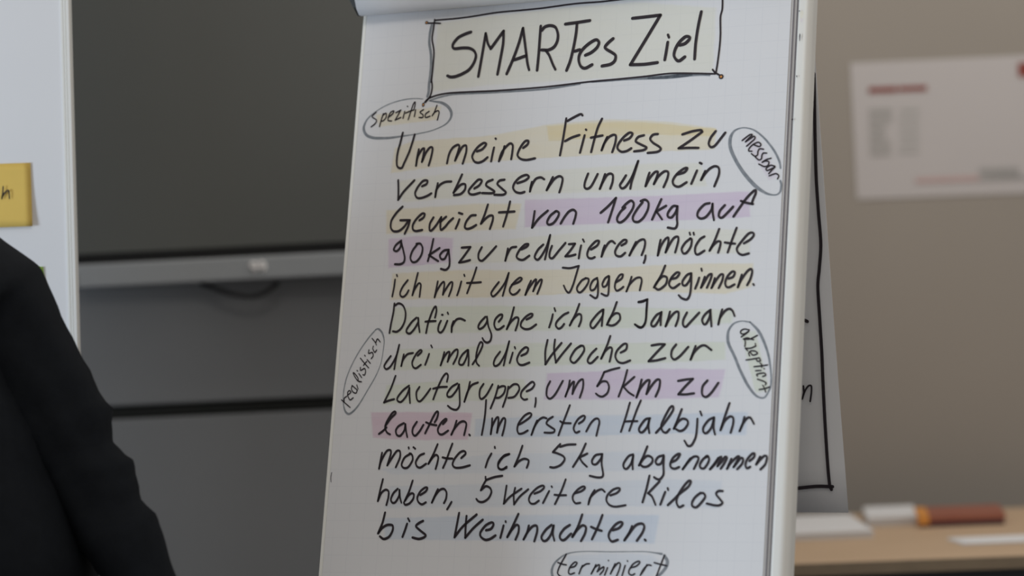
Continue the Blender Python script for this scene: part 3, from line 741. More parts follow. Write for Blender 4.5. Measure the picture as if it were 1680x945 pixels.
5974,-5799 5899,-5834 5828,-5929 5831,-5996 5877,-6014 5944,-5936 5977,-5805! 5976,-5937 6003,-6035
6191,-5603 6128,-5806 6080,-5976! 6131,-5854 6204,-5789 6256,-5807 6260,-5891 6231,-6011
6420,-5797 6400,-5892 6361,-5990! 6400,-5892 6459,-5815 6510,-5810 6565,-5894
@line10_0 3.36
839,-6263 826,-6358 809,-6497! 835,-6384 909,-6245 972,-6226 984,-6283 941,-6447! 1004,-6346 1080,-6239 1131,-6246 1138,-6334 1083,-6475
1311,-6278 1217,-6334 1175,-6435 1215,-6485 1285,-6473 1348,-6373 1334,-6297 1290,-6274
1268,-6186 1274,-6206
1346,-6184 1379,-6209
1527,-6279 1456,-6310 1404,-6398 1426,-6461 1484,-6480 1572,-6426
1736,-6145 1680,-6286 1610,-6426! 1670,-6336 1723,-6298 1761,-6330 1754,-6411 1733,-6499
1974,-6137 1931,-6262 1892,-6387 1851,-6484
1832,-6334 1903,-6349 1991,-6352
2133,-6344 2198,-6281 2167,-6244 2099,-6269 2023,-6362 2001,-6437 2046,-6481 2144,-6481 2278,-6450
@line10_1 3.36
2607,-6283 2559,-6376 2530,-6478
2653,-6184 2659,-6205
2887,-6290 2809,-6315 2733,-6401 2732,-6476 2783,-6510 2861,-6486
2890,-6290 2797,-6333 2729,-6432 2740,-6494 2803,-6509 2862,-6472
3089,-6174 3043,-6322 2985,-6467! 3048,-6396 3128,-6359 3197,-6378 3200,-6421 3180,-6485
@line10_2 3.36
3676,-6154 3619,-6213 3572,-6265! 3651,-6287 3735,-6324 3759,-6373 3703,-6447 3611,-6483 3543,-6477
3678,-6191 3791,-6162 3912,-6159
4069,-6148 4002,-6301 3896,-6474
4101,-6289 3985,-6343! 4036,-6411 4110,-6474
4315,-6296 4229,-6314 4181,-6387 4198,-6435 4251,-6436 4313,-6363 4332,-6296! 4330,-6424 4364,-6582 4336,-6621 4263,-6621 4162,-6600
@line10_3 3.36
4798,-6304 4733,-6328 4667,-6424 4671,-6485 4718,-6503 4779,-6425 4805,-6316! 4799,-6425 4808,-6509
@line10_3 3.54
5007,-6193 4957,-6328 4899,-6455! 4959,-6365 5022,-6323 5089,-6353 5093,-6413 5031,-6468 4966,-6476 4925,-6449
5256,-6317 5179,-6341 5144,-6401 5173,-6444 5230,-6426 5263,-6329! 5265,-6462 5272,-6582 5224,-6648 5172,-6642 5134,-6618
5379,-6414 5454,-6378 5502,-6306 5469,-6300 5401,-6354 5365,-6438 5383,-6486 5436,-6504 5499,-6480
5660,-6361 5612,-6427 5555,-6510! 5624,-6415 5697,-6343 5761,-6337 5777,-6379 5720,-6505
5915,-6332 5853,-6367 5806,-6439 5815,-6487 5867,-6499 5921,-6427 5936,-6368 5908,-6326 5883,-6338
6070,-6356 6023,-6428 5957,-6511! 6024,-6440 6095,-6344 6115,-6356 6064,-6469! 6124,-6404 6171,-6339 6195,-6357 6163,-6428 6114,-6502
6262,-6369 6206,-6505! 6252,-6428 6355,-6333 6369,-6357 6300,-6482! 6341,-6428 6400,-6357 6433,-6375 6418,-6440 6356,-6509
6529,-6399 6589,-6346 6593,-6298 6556,-6304 6490,-6381 6471,-6452 6497,-6500 6540,-6479
6677,-6340 6626,-6447! 6680,-6382 6740,-6329 6776,-6347 6758,-6441 6693,-6514
@line11_0 3.36
887,-6647 857,-6800 831,-6964! 876,-6851 943,-6800 995,-6825 998,-6913 976,-7020
1141,-6787 1076,-6850 1043,-6938 1073,-6988 1122,-6976 1171,-6888 1171,-6800! 1187,-6900 1218,-6988
1375,-6668 1329,-6825 1270,-6963! 1320,-6887 1374,-6850 1411,-6868 1402,-6937 1344,-7000 1281,-7015 1257,-6981
1517,-6874 1598,-6824 1622,-6774 1586,-6768 1513,-6824 1471,-6912 1498,-6980 1557,-7009 1613,-6980
1792,-6792 1756,-6874 1712,-6983! 1757,-6886 1821,-6805 1889,-6786 1935,-6836 1935,-6923 1908,-6988
2027,-6972 1999,-7022 1966,-7077
@line11_1 3.36
2803,-6599 2681,-6618 2553,-6659! 2511,-6735 2482,-6804! 2553,-6748 2624,-6772 2650,-6834 2608,-6921 2529,-6970 2460,-6964 2418,-6927
2540,-6612 2546,-6649
@line11_2 3.19
2882,-6738 2871,-6858 2858,-6994! 2949,-6895 3118,-6782
3019,-6769 3005,-6870 3019,-7003! 3099,-6895 3225,-6790
3327,-6851 3419,-6814 3470,-6765 3447,-6737 3362,-6771 3273,-6857 3245,-6931 3276,-6986 3337,-6992 3402,-6949
3551,-6814 3518,-6881 3469,-6982
3583,-6744 3593,-6761
3795,-6651 3742,-6807 3655,-6997
3639,-6866 3720,-6873 3816,-6871
3959,-6843 4050,-6813 4101,-6770 4072,-6748 3995,-6789 3927,-6868 3925,-6929 3969,-6983 4042,-6977
4249,-6800 4201,-6879 4167,-6998! 4190,-6904 4277,-6818 4354,-6788 4407,-6824
4492,-6872 4582,-6842 4632,-6793 4611,-6769 4527,-6794 4452,-6866 4437,-6939 4488,-7005 4582,-7029 4731,-7008
@line11_3 3.54
5065,-6598 5031,-6781 4984,-6967
5220,-6678 5061,-6841! 5122,-6889 5181,-7002
5313,-6822 5285,-6900 5252,-6996
5346,-6768 5357,-6797
5365,-7002 5449,-6924 5522,-6852 5645,-6756 5685,-6684 5659,-6666 5592,-6732 5509,-6864 5489,-6959 5532,-7031 5593,-7007
5835,-6833 5756,-6899 5719,-6970 5731,-7018 5789,-7030 5862,-6958 5909,-6886 5880,-6839 5836,-6839
6159,-6809 6096,-6809 6066,-6850 6127,-6921 6166,-6969 6119,-7004 6043,-7002 5937,-6979
@line12_0 3.72
964,-7129 934,-7278 876,-7428! 934,-7353 1015,-7308 1101,-7314 1108,-7389 1058,-7477 976,-7509 908,-7472
1337,-7287 1312,-7375 1278,-7475
1345,-7210 1374,-7252
1590,-7246 1523,-7280 1484,-7323 1560,-7385 1649,-7446 1624,-7481 1541,-7503 1441,-7483
@line12_1 3.72
2161,-7127 2139,-7294 2115,-7473! 2238,-7318 2440,-7150
2282,-7169 2280,-7317 2286,-7478! 2406,-7341 2542,-7223
2608,-7370 2682,-7351 2719,-7290 2689,-7259 2596,-7303 2521,-7402 2533,-7463 2605,-7505 2680,-7492 2761,-7443
2877,-7301 2860,-7387 2840,-7475
2904,-7239 2910,-7254
3097,-7137 3021,-7312 2948,-7462! 3011,-7361 3074,-7293 3116,-7311 3116,-7397 3079,-7497
3272,-7300 3252,-7396 3205,-7493! 3264,-7383 3333,-7309 3394,-7303 3406,-7382 3373,-7519
3622,-7289 3539,-7357 3479,-7454 3510,-7509 3563,-7502 3624,-7417 3656,-7295! 3650,-7404 3682,-7507
3903,-7287 3820,-7342 3762,-7428 3776,-7482 3831,-7497 3931,-7408
4083,-7140 4031,-7304 3954,-7452! 4021,-7353 4096,-7292 4151,-7315 4144,-7400 4091,-7507
4391,-7145 4336,-7302 4255,-7481
4230,-7309 4299,-7338 4393,-7364
4564,-7354 4653,-7323 4702,-7263 4674,-7239 4598,-7276 4513,-7385 4511,-7457 4561,-7510 4644,-7486
4848,-7296 4815,-7382 4746,-7491! 4815,-7394 4900,-7286 4989,-7259 5031,-7297 5010,-7380 4933,-7495
5049,-7478 5064,-7492
@ellipse_terminiert 2.65
5314,-7672,3.5 5235,-7661,2.1 5066,-7643,1.4 4805,-7646,1.4 4544,-7651,1.4 4214,-7649,1.4 4016,-7661,1.6 3858,-7699,2.3 3731,-7791,3.0 3677,-7882,3.5 3677,-7967,3.9 3737,-8062,3.9 3917,-8156,3.5 4251,-8198,2.7 4645,-8191,2.7 5031,-8125,3.0 5256,-7991,3.9 5377,-7870,4.8 5404,-7775,5.0 5354,-7693,4.1
@word_terminiert 2.3
3878,-7693 3801,-7832 3762,-7941 3785,-7983 3840,-8013
3757,-7809 3828,-7832 3888,-7841
3944,-7879 4016,-7860 4050,-7811 4012,-7803 3950,-7866 3928,-7939 3957,-7969 4020,-7950
4135,-7846 4112,-7900 4092,-7961! 4123,-7876 4186,-7827 4239,-7820
4338,-7831 4310,-7897 4275,-7960! 4322,-7873 4385,-7830 4393,-7860 4365,-7927! 4415,-7884 4459,-7859 4456,-7907 4409,-7965
4516,-7871 4480,-7973
4523,-7768 4526,-7775
4627,-7815 4598,-7881 4566,-7954! 4611,-7869 4672,-7803 4706,-7820 4691,-7904 4658,-7988
4779,-7837 4742,-7975
4807,-7771 4814,-7779
4872,-7866 4948,-7841 4997,-7792 4970,-7775 4895,-7818 4842,-7902 4845,-7949 4891,-7967 4929,-7948
5103,-7821 5068,-7887 5015,-7965! 5055,-7887 5116,-7826 5168,-7832
5354,-7693 5299,-7848 5244,-8003
5211,-7792 5296,-7812 5398,-7832
"""
HL = """
yellow_pale 1218,152 2045,193 3524,238 4488,218 5672,54 5680,-891 4081,-875 2126,-859 1222,-894
yellow 282,-1191 1383,-1127 1330,-1336 361,-1383
yellow 659,-1725 938,-1638 2284,-1620 3160,-1506 4122,-1489 4599,-1526 5137,-1593 5773,-1708 5763,-2015 4629,-1999 3390,-2005 1817,-2015 619,-2103
yellow 3133,-1531 4125,-1525 4600,-1553 5139,-1628 5774,-1726 5761,-1831 4612,-1731 3178,-1760
yellow_pale 774,-2230 1528,-2156 3015,-2193 4452,-2176 4921,-2173 5572,-2206 5683,-2535 4664,-2549 3234,-2536 2056,-2519 852,-2556
yellow 596,-2664 2065,-2628 2815,-2661 2746,-3035 627,-3024
purple 2860,-2609 4950,-2641 6325,-2643 6354,-3007 4223,-3015 2890,-3014
purple 664,-3098 1180,-3073 1747,-3131 1745,-3483 702,-3538
yellow_pale 1874,-3226 2988,-3161 4229,-3103 5258,-3136 6390,-3181 6364,-3523 4724,-3499 2723,-3517 1878,-3524
purple_pale 6174,-1871 6374,-1864 6747,-2456 6606,-2501
yellow 780,-3614 1944,-3607 3121,-3646 3982,-3657 5196,-3637 5792,-3641 6434,-3663 6434,-3987 6044,-4078 4756,-4005 3912,-4006 2761,-4025 774,-4013
green_pale 835,-4133 1588,-4126 3159,-4169 4303,-4218 4864,-4242 6191,-4304 6157,-4490 4882,-4519 3947,-4532 2702,-4529 819,-4539
green_pale 989,-4749 1837,-4749 3005,-4694 4056,-4743 4895,-4735 6081,-4752 6095,-4998 4914,-5036 3981,-5028 2741,-5041 864,-5061
green_pale 822,-5276 2071,-5206 3044,-5221 3181,-5520 2096,-5524 786,-5561
purple 3401,-5139 3989,-5132 5011,-5106 5651,-5118 6103,-5134 6035,-5521 4946,-5541 4016,-5530 3371,-5513
green_pale 6299,-4621 6521,-4610 6760,-5430 6567,-5469
pink 604,-5675 917,-5670 1715,-5678 2256,-5693 2240,-5859 2218,-6078 1550,-6083 951,-6070 667,-6042
blue 2312,-5781 3465,-5757 4775,-5753 5507,-5743 6466,-5728 6457,-6046 5432,-6013 4051,-6038 3009,-6057 2312,-6035
blue_pale 838,-6504 2546,-6289 3973,-6269 4808,-6264 6166,-6244 6574,-6254 6535,-6512 4917,-6526 3522,-6559 995,-6575
blue_pale 1010,-6751 2674,-6706 4466,-6679 5380,-6645 6145,-6670 6086,-7044 4489,-7017 2604,-7043 938,-7068
blue 950,-7208 2613,-7164 4126,-7138 5247,-7140 5199,-7533 4152,-7518 2640,-7516 996,-7515
blue_pale 3886,-7715 4532,-7674 5172,-7683 5315,-7806 5108,-8100 3961,-8119
"""
LINES = {'line1': 'Um meine Fitness zu', 'line2': 'verbessern und mein', 'line3': 'Gewicht von 100kg auf', 'line4': '90kg zu reduzieren, möchte',
 'line5': 'ich mit dem Joggen beginnen.', 'line6': 'Dafür gehe ich ab Januar', 'line7': 'drei mal die Woche zur', 'line8': 'Laufgruppe, um 5 km zu',
 'line9': 'laufen. Im ersten Halbjahr', 'line10': 'möchte ich 5kg abgenommen', 'line11': 'haben, 5 weitere Kilos', 'line12': 'bis Weihnachten.'}
groups = {}
cur = None; wid = 36.0
for ln in INK.strip().split('\n'):
    if ln[0] == '@':
        a = ln[1:].split(); cur = a[0]; wid = float(a[1]) * 10; groups.setdefault(cur, []); continue
    seg = []
    for t in ln.split():
        c = t.endswith('!'); v = t.rstrip('!').split(',')
        p = (float(v[0]), float(v[1]), float(v[2]) * 10 if len(v) > 2 else wid)
        seg.append(p)
        if c: groups[cur].append(seg); seg = [p]
    if len(seg) > 1: groups[cur].append(seg)
def flat(name, z, m, parent, chisel=True, taper=True):
    b = bmesh.new()
    for s in groups[name]: ribbon(b, s, z, chisel, taper)
    return b
# highlighter under the words
NAMES = {'yellow': 'yellow highlighter band', 'yellow_pale': 'pale yellow highlighter band', 'purple': 'purple highlighter band', 'pink': 'pinkish purple highlighter band', 'purple_pale': 'faint purple highlighter band',
         'green_pale': 'pale green highlighter band', 'blue': 'blue highlighter band', 'blue_pale': 'pale blue highlighter band'}
rnd = random.Random(4)
for i, ln in enumerate(HL.strip().split('\n')):
    a = ln.split(); pts = [tuple(float(c) * 1e-4 for c in t.split(',')) for t in a[1:]]
    b = bmesh.new(); ring = []
    for k in range(len(pts)):
        p, q = pts[k], pts[(k + 1) % len(pts)]; n = max(2, int(math.hypot(q[0] - p[0], q[1] - p[1]) / 0.008))
        for j in range(n):
            t = j / n; ring.append((p[0] + (q[0] - p[0]) * t + rnd.uniform(-1, 1) * 0.0005, p[1] + (q[1] - p[1]) * t + rnd.uniform(-1, 1) * 0.0005))
    us = [q[0] for q in ring]; vs_ = [q[1] for q in ring]; cu, cv = (min(us) + max(us)) / 2, (min(vs_) + max(vs_)) / 2; wu, hv = max(us) - min(us), max(vs_) - min(vs_)
    for k in range(2):                                             # the band thins out over its last millimetres
        ku, kv = 1 - 2 * (k - 0.4) * 0.0020 / wu, 1 - 2 * (k - 0.4) * 0.0016 / hv
        f = b.faces.new([b.verts.new((cu + (u - cu) * ku, cv + (v - cv) * kv, 0.00010 + 0.000012 * i + 0.000004 * k)) for u, v in ring]); f.normal_update()
        if f.normal.z < 0: f.normal_flip()
    bmesh.ops.triangulate(b, faces=b.faces[:])
    tag(link('highlighter_mark', b, MT[a[0]], pad), NAMES[a[0]] + ' on the sheet')
tag(link('frame_shading', flat('shade', 0.0005, None, None, False), MT['grey_ink'], pad), 'grey marker shading beside the title frame')
fr = tag(link('title_frame', flat('frame', 0.0007, None, None, False), MT['ink'], pad), 'thin black drawn frame round the title')
for (u, v), ru, rv in (((0.1035, 0.0172), 0.0026, 0.0026), ((0.5807, -0.097), 0.0036, 0.0036), ((0.1083, -0.109), 0.0022, 0.0032)):
    b = bmesh.new(); N_ = 16; z = 0.00085
    o_ = [b.verts.new((u + ru * math.cos(t), v + rv * math.sin(t), z)) for t in [2 * math.pi * k / N_ for k in range(N_)]]
    i_ = [b.verts.new((u + ru * .46 * math.cos(t), v + rv * .46 * math.sin(t), z)) for t in [2 * math.pi * k / N_ for k in range(N_)]]
    for k in range(N_): b.faces.new((o_[k], o_[(k + 1) % N_], i_[(k + 1) % N_], i_[k]))
    b.faces.new(i_)
    for f in b.faces: f.material_index = 1 if len(f.verts) > 4 else 0
    tag(link('frame_dot', b, [MT['ink'], MT['orange']], fr), 'small orange dot ringed in black')
for i, wd in enumerate(('SMARTes', 'Ziel')):
    tag(link('title_word', flat('title_%d' % i, 0.0007, None, None), MT['ink'], pad), 'large handwritten title word ' + wd)
for k, t in LINES.items():
    for i, wd in enumerate(t.split()):
        tag(link('handwritten_word', flat(k + '_%d' % i, 0.0007, None, None), MT['ink'], pad), 'black handwritten word ' + wd.strip('.,'))
for k in ('spezifisch', 'messbar', 'akzeptiert', 'realistisch', 'terminiert'):
    e = tag(link('grey_oval', flat('ellipse_' + k, 0.0005, None, None, False, False), MT['grey_ink'], pad), 'grey oval drawn round the word ' + k)
    tag(link('keyword', flat('word_' + k, 0.0007, None, None), MT['ink'], e), 'small handwritten word ' + k)
b = bmesh.new(); ribbon(b, [(28, -6550, 11), (20, -6620, 13), (30, -6690, 10)], 0.0007); link('ink_smudge', b, MT['ink'], pad)

# drawing showing on the hanging end of the turned sheets
top_r = P(PW + 0.004, 0.246, -0.04)
HN = (CR - top_r).cross(UH).normalized()
if HN.y > 0: HN = -HN
hp = CR + HN * 0.0035
HU = UH; HV = HN.cross(HU).normalized()
if HV.z < 0: HV = -HV
def hang(strokes, w):
    b = bmesh.new()
    for st in strokes:
        pts = []
        for x, y in st:
            d = on_plane(x, y, hp, HN) - hp; pts.append((d.dot(HU) * 1e4, d.dot(HV) * 1e4, w * 10.0))
        def fn(u, v):
            s = max(0.0, min(1.0, 1 - v / (top_r - CR).length))
            return hp + HU * u + HV * v + Vector((0, 0.018 * math.sin(math.pi * s), 0)) - HN * 0.0 + Vector((0, -0.002, 0))
        ribbon(b, pts, 0, False, False, None, fn)
    return b
tag(wlink('drawn_frame_line', hang([[(1337, 120), (1338, 165), (1339, 220), (1341, 290), (1344.5, 345), (1348.5, 400), (1346, 440), (1343.5, 470), (1346, 517), (1349.5, 578), (1351, 622), (1354, 690), (1358, 760), (1361, 794), (1364, 803)], [(1290, 802.5), (1310, 801), (1340, 798), (1366, 798.5)]], 5.0), MT['ink'], tg), 'black drawn frame line on the hanging sheet')
tag(wlink('drawn_letter', hang([[(1317, 655), (1321, 643), (1327, 634), (1332, 634), (1332, 645), (1330, 659)], [(1319, 634), (1319.5, 645), (1317, 655)]], 2.8), MT['ink'], tg), 'black letter n on the hanging sheet')
wlink('drawn_letter', hang([[(1322, 526), (1326, 528)]], 5.0), MT['ink'], tg)

# ------------------------------------------------------------------ pinboard on the left with its notes
BY = 4.33
TR = at(113.5, 0, BY); BRp = at(128, 550, BY)
ax = (TR - BRp).normalized()                       # along the right edge of the board
ax = Vector((ax.x, ax.y, ax.z)); wx = Vector((ax.z, 0, -ax.x))   # board's own right
wx.normalize(); nb = Vector((0, -1, 0))
def B(a, c, n=0.0): return BRp + wx * a + ax * c + nb * n      # a: right of the edge, c: up from pixel row 550
board = tag(empty('pinboard', Matrix.Translation(B(-0.6, 0, -0.1) * 1.0)), 'white presentation board with pale grey frame behind the person in dark clothes', 'board')
board.matrix_basis = Matrix.Translation(Vector((B(-0.6, -0.9).x, BY + 0.05, 0)))
CB, CT = -0.75, 1.05
WB = 1.22
def bbox(a0, a1, c0, c1, n0, n1, bev=0.0):
    b = box(bmesh.new(), a0, a1, c0, c1, n0, n1, bev)
    b.transform(Matrix(((wx.x, ax.x, nb.x, BRp.x), (wx.y, ax.y, nb.y, BRp.y), (wx.z, ax.z, nb.z, BRp.z), (0, 0, 0, 1)))); return b
wlink('panel', bbox(-WB + 0.01, -0.0125, CB, CT, -0.02, 0.0), MT['plain_paper'], board)
frp = [(-0.0135, -0.022), (0.0, -0.022), (0.0, 0.003), (-0.0010, 0.004), (-0.0052, 0.004), (-0.0054, 0.0012), (-0.0066, 0.0012), (-0.0068, 0.0026), (-0.0090, 0.0026), (-0.0092, 0.0008), (-0.0104, 0.0008), (-0.0106, 0.002), (-0.0135, 0.002)]
bm = extrude_profile(bmesh.new(), frp, [lambda a, n: B(a, CB - 0.015, n), lambda a, n: B(a, CT + 0.015, n)]); bmesh.ops.recalc_face_normals(bm, faces=bm.faces[:])
wlink('frame', bm, MT['panel'], board)
bm = extrude_profile(bmesh.new(), frp, [lambda a, n: B(-WB - a, CB - 0.015, n), lambda a, n: B(-WB - a, CT + 0.015, n)]); bmesh.ops.recalc_face_normals(bm, faces=bm.faces[:])
wlink('frame', bm, MT['panel'], board)
wlink('frame', bbox(-WB + 0.0135, -0.0135, CT, CT + 0.014, -0.02, 0.003), MT['panel'], board)
wlink('frame', bbox(-WB + 0.0135, -0.0135, CB - 0.014, CB, -0.02, 0.003), MT['panel'], board)
for a in (-WB + 0.05, -0.05):
    t_ = B(a, CB - 0.013, -0.008); e = Vector((t_.x, t_.y, 0.0))
    wlink('leg', tube(bmesh.new(), [t_, e + Vector((0, 0, 0.02))], 0.012, 12), MT['alu'], board)
    bm = bmesh.new(); box(bm, e.x - 0.02, e.x + 0.02, e.y - 0.25, e.y + 0.25, 0.0, 0.03, 0.006); wlink('foot', bm, MT['alu'], board)
nbp = B(0, 0, 0.0012)
def note(name, quad, m, label, curl=0.004):
    c = [on_plane(x, y, nbp, nb) for x, y in quad]       # tl, tr, br, bl
    b = bmesh.new(); n = 8; vs = []
    for i in range(n + 1):
        r = []
        for j in range(n + 1):
            s, t = j / n, i / n
            p = c[0].lerp(c[1], s).lerp(c[3].lerp(c[2], s), t) + nb * (curl * t * t + 0.0006); r.append(b.verts.new(p))
        vs.append(r)
    for i in range(n):
        for j in range(n): b.faces.new((vs[i][j], vs[i + 1][j], vs[i + 1][j + 1], vs[i][j + 1]))
    b.normal_update(); bmesh.ops.solidify(b, geom=b.faces[:], thickness=0.0003)
    o = empty(name, Matrix.Translation(c[3]))
    tag(o, label, 'sticky note', 'sticky notes on the white board')
    wlink('note_paper', b, m, o, True)
    return o
yn = note('sticky_note', [(-52, 270.5), (50, 267), (54, 371), (-50, 375)], MT['yellow_note'], 'yellow sticky note with handwritten black h, stuck on the white board')
note('sticky_note', [(2, 440), (71, 437.5), (74, 507), (4, 510)], MT['green_note'], 'green sticky note, one corner showing past the dark shoulder', 0.002)
b = bmesh.new()
for st in ([(5.2, 306), (4.6, 316), (3.0, 326)], [(3.2, 324), (6, 319), (10, 314), (13.5, 312), (14.8, 316), (15.5, 325.5)]):
    pts = []
    for x, y in st:
        d = on_plane(x, y, nbp + nb * 0.0042, nb) - nbp; pts.append((d.dot(wx) * 1e4, d.dot(ax) * 1e4, 22))
    ribbon(b, pts, 0, True, True, None, lambda u, v: nbp + wx * u + ax * v + nb * 0.0042)
wlink('handwriting', b, MT['ink'], yn)

# ------------------------------------------------------------------ display and grey cabinet behind
CY = 5.40
def front(x0, y0, x1, y1, Y): return at(x0, y0, Y), at(x1, y1, Y)
# display: rolled half a degree, the way it hangs
TY = 5.325
pl, pr = at(119, 434.6, TY), at(1010, 390.6, TY)
td = (pr - pl).normalized(); tu = Vector((-td.z, 0, td.x)); TL_ = (pr - pl).length
TM = Matrix(((td.x, 0, tu.x, pl.x), (0, 1, 0, TY), (td.z, 0, tu.z, pl.z), (0, 0, 0, 1)))   # x along bar, y back, z up from the bar's top edge
tv = tag(empty('display_screen', TM), 'large dark flat display screen with grey bar along its foot, behind the flip chart', 'display')
PX = TY / F
bh = 38.5 * PX
link('screen', box(bmesh.new(), 0.0, TL_, 0.010, 0.045, 0.0180, 0.62, 0.002), MT['screen'], tv)
bm = box(bmesh.new(), -0.006, TL_ + 0.006, 0.016, 0.05, 0.0, 0.632, 0.003); link('bezel', bm, MT['bezel'], tv)
bm = box(bmesh.new(), -0.002, TL_ + 0.002, -0.012, 0.05, -bh, -0.0005, 0.004, 3); bar = link('speaker_bar', bm, MT['bar'], tv)
bm = box(bmesh.new(), -0.005, 0.012, -0.0135, 0.051, -bh + 0.002, -bh * 0.35, 0.003); link('end_cap', bm, MT['cab'], bar)
# pale badge of two curled strokes
def badge(cx):
    b = bmesh.new(); pts = []
    for k in range(13):
        a = rad(20) + 2 * math.pi * k / 12 * 0.98; pts.append(Vector((cx + 0.0052 * math.cos(a), -0.0128, -bh * 0.40 + 0.0048 * math.sin(a))))
    tube(b, pts, 0.0034, 6)
    tube(b, [Vector((cx + 0.0052, -0.0128, -bh * 0.40)), Vector((cx + 0.0050, -0.0128, -bh * 0.40 - 0.006)), Vector((cx - 0.001, -0.0128, -bh * 0.40 - 0.0112))], 0.0030, 6)
    return b
lx = (at(424, 445, TY) - pl).dot(td)
for d in (-0.0072, 0.0080): tag(link('badge', badge(lx + d), MT['mark'], bar, True), 'pale badge on the grey bar')
cpts = [(330, 466), (345, 470), (362, 476.5), (380, 482), (400, 485.5), (415, 486), (430, 482), (444, 474), (456, 464)]
cable = wlink('cable', tube(bmesh.new(), [at(x, y, TY - 0.004 + 0.02 * (abs(x - 395) / 70) ** 2) for x, y in cpts], 0.0046, 10), MT['dark_plastic'], tv, True)
link('wall_bracket', box(bmesh.new(), TL_ * 0.38, TL_ * 0.62, 0.05, WALLY - TY - 0.001, 0.16, 0.34, 0.004), MT['bezel'], tv)

cl = at(100, 560, CY); cr = at(1010, 560, CY)
CABX0, CABX1 = cl.x, cr.x
zt = at(400, 440, CY).z
zb0 = at(400, 656.5, CY).z; zb1 = at(400, 678.5, CY).z
cab = tag(empty('cabinet', Matrix.Translation(((CABX0 + CABX1) / 2, CY + 0.22, 0)) @ Matrix.Rotation(rad(3), 4, 'Z')), 'grey sideboard cabinet with a dark recessed grip between its fronts, under the display', 'cabinet')
hwid = (CABX1 - CABX0) / 2
link('body', box(bmesh.new(), -hwid, hwid, -0.19, 0.24, 0.06, zt - 0.012, 0.002), MT['cab_gap'], cab)
link('drawer_front', box(bmesh.new(), -hwid, hwid, -0.215, -0.192, zb0, zt - 0.014, 0.003), MT['cab'], cab)
link('grip_recess', box(bmesh.new(), -hwid, hwid, -0.205, -0.191, zb1 + 0.004, zb0 - 0.006, 0.002), MT['cab_gap'], cab)
for s in (0, 1):
    x0 = -hwid + s * hwid
    link('door', box(bmesh.new(), x0 + 0.001, x0 + hwid - 0.001, -0.215, -0.192, 0.08, zb1, 0.003), MT['cab'], cab)
link('cabinet_top', box(bmesh.new(), -hwid - 0.004, hwid + 0.004, -0.19, 0.245, zt - 0.012, zt, 0.003), MT['cab'], cab)
link('plinth', box(bmesh.new(), -hwid + 0.03, hwid - 0.03, -0.16, 0.22, 0.0, 0.06), MT['cab_gap'], cab)

# ------------------------------------------------------------------ projected slide, its light painted as a pale sheet on the wall
PY = WALLY - 0.002
q = [at(1395, 103.5, PY), at(1705, 89.5, PY), at(1713, 316, PY), at(1406, 327, PY)]
poster = tag(empty('wall_poster', Matrix.Translation(q[3])), 'projected slide with a red heading, painted as a pale sheet on the beige wall', 'poster')
b = bmesh.new(); vs = [b.verts.new(p) for p in q]; b.faces.new(vs[::-1]); b.normal_update(); bmesh.ops.solidify(b, geom=b.faces[:], thickness=0.0012)
bmesh.ops.recalc_face_normals(b, faces=b.faces[:]); wlink('sheet', b, MT['poster'], poster)
def bars(specs, m, label=None):
    b = bmesh.new()
    for x0, y0, x1, y1 in specs:
        sl = -0.038 * (x1 - x0)
        v = [at(x0, y0, PY - 0.002), at(x1, y0 + sl, PY - 0.002), at(x1 + (y1 - y0) * .03, y1 + sl, PY - 0.002), at(x0 + (y1 - y0) * .03, y1, PY - 0.002)]
        b.faces.new([b.verts.new(p) for p in v][::-1])
    o = wlink('slide_lines', b, m, poster)
    if label: tag(o, label)
bars([(1425, 143.5, 1472, 152.5), (1474, 142, 1521, 150)], MT['slide_red'], 'red slide heading')
bars([(1670, 103, 1700, 126)], MT['slide_red'], 'red slide emblem')
lines = []
rr = random.Random(2)
for k in range(6): lines.append((1426 + k * .4, 178 + k * 13.5, 1452 + rr.uniform(0, 12), 187 + k * 13.5))
bars(lines, mat('slide_grey_dark', (0.43, 0.41, 0.39), 0.7))
lines = []
for k in range(6): lines.append((1473 + rr.uniform(0, 8), 176 + k * 13.5, 1508, 183 + k * 13.5))
bars(lines, mat('slide_grey_pale', (0.51, 0.49, 0.47), 0.7))
bars([(1502, 292, 1606, 300)], MT['slide_pink'], 'pale red slide footer'); bars([(1606, 276, 1672, 283), (1612, 286, 1672, 291), (1606, 290, 1690, 296)], MT['slide_grey'])

# ------------------------------------------------------------------ table with papers
TH = 0.735
fl_, fr_ = at(1306, 923, 5.02), at(1680, 912, 5.02)
tp = on_plane(1480, 918.5, Vector((0, 0, TH)), Vector((0, 0, 1)))
YAW = rad(-3.0)
table = tag(empty('table', Matrix.Translation((tp.x + 0.12, tp.y + 0.40, 0)) @ Matrix.Rotation(YAW, 4, 'Z')), 'light oak table with papers on it against the beige wall', 'table')
hx, d0, d1 = 0.55, -0.40, 0.36
link('table_top', box(bmesh.new(), -hx, hx, d0, d1, TH - 0.024, TH, 0.002), MT['oak'], table)
link('edge_band', box(bmesh.new(), -hx, hx, d0 - 0.003, d0 + 0.001, TH - 0.0225, TH - 0.0012, 0.0008), MT['oak_edge'], table)
for sx in (-hx + 0.06, hx - 0.06):
    for sy in (d0 + 0.06, d1 - 0.06):
        link('leg', box(bmesh.new(), sx - 0.02, sx + 0.02, sy - 0.02, sy + 0.02, 0, TH - 0.024, 0.003), MT['table_leg'], table)
link('apron', box(bmesh.new(), -hx + 0.08, hx - 0.08, d0 + 0.05, d0 + 0.07, TH - 0.09, TH - 0.024), MT['table_leg'], table)
def ont(x, y, z=0.0): return on_plane(x, y, Vector((0, 0, TH + z)), Vector((0, 0, 1)))
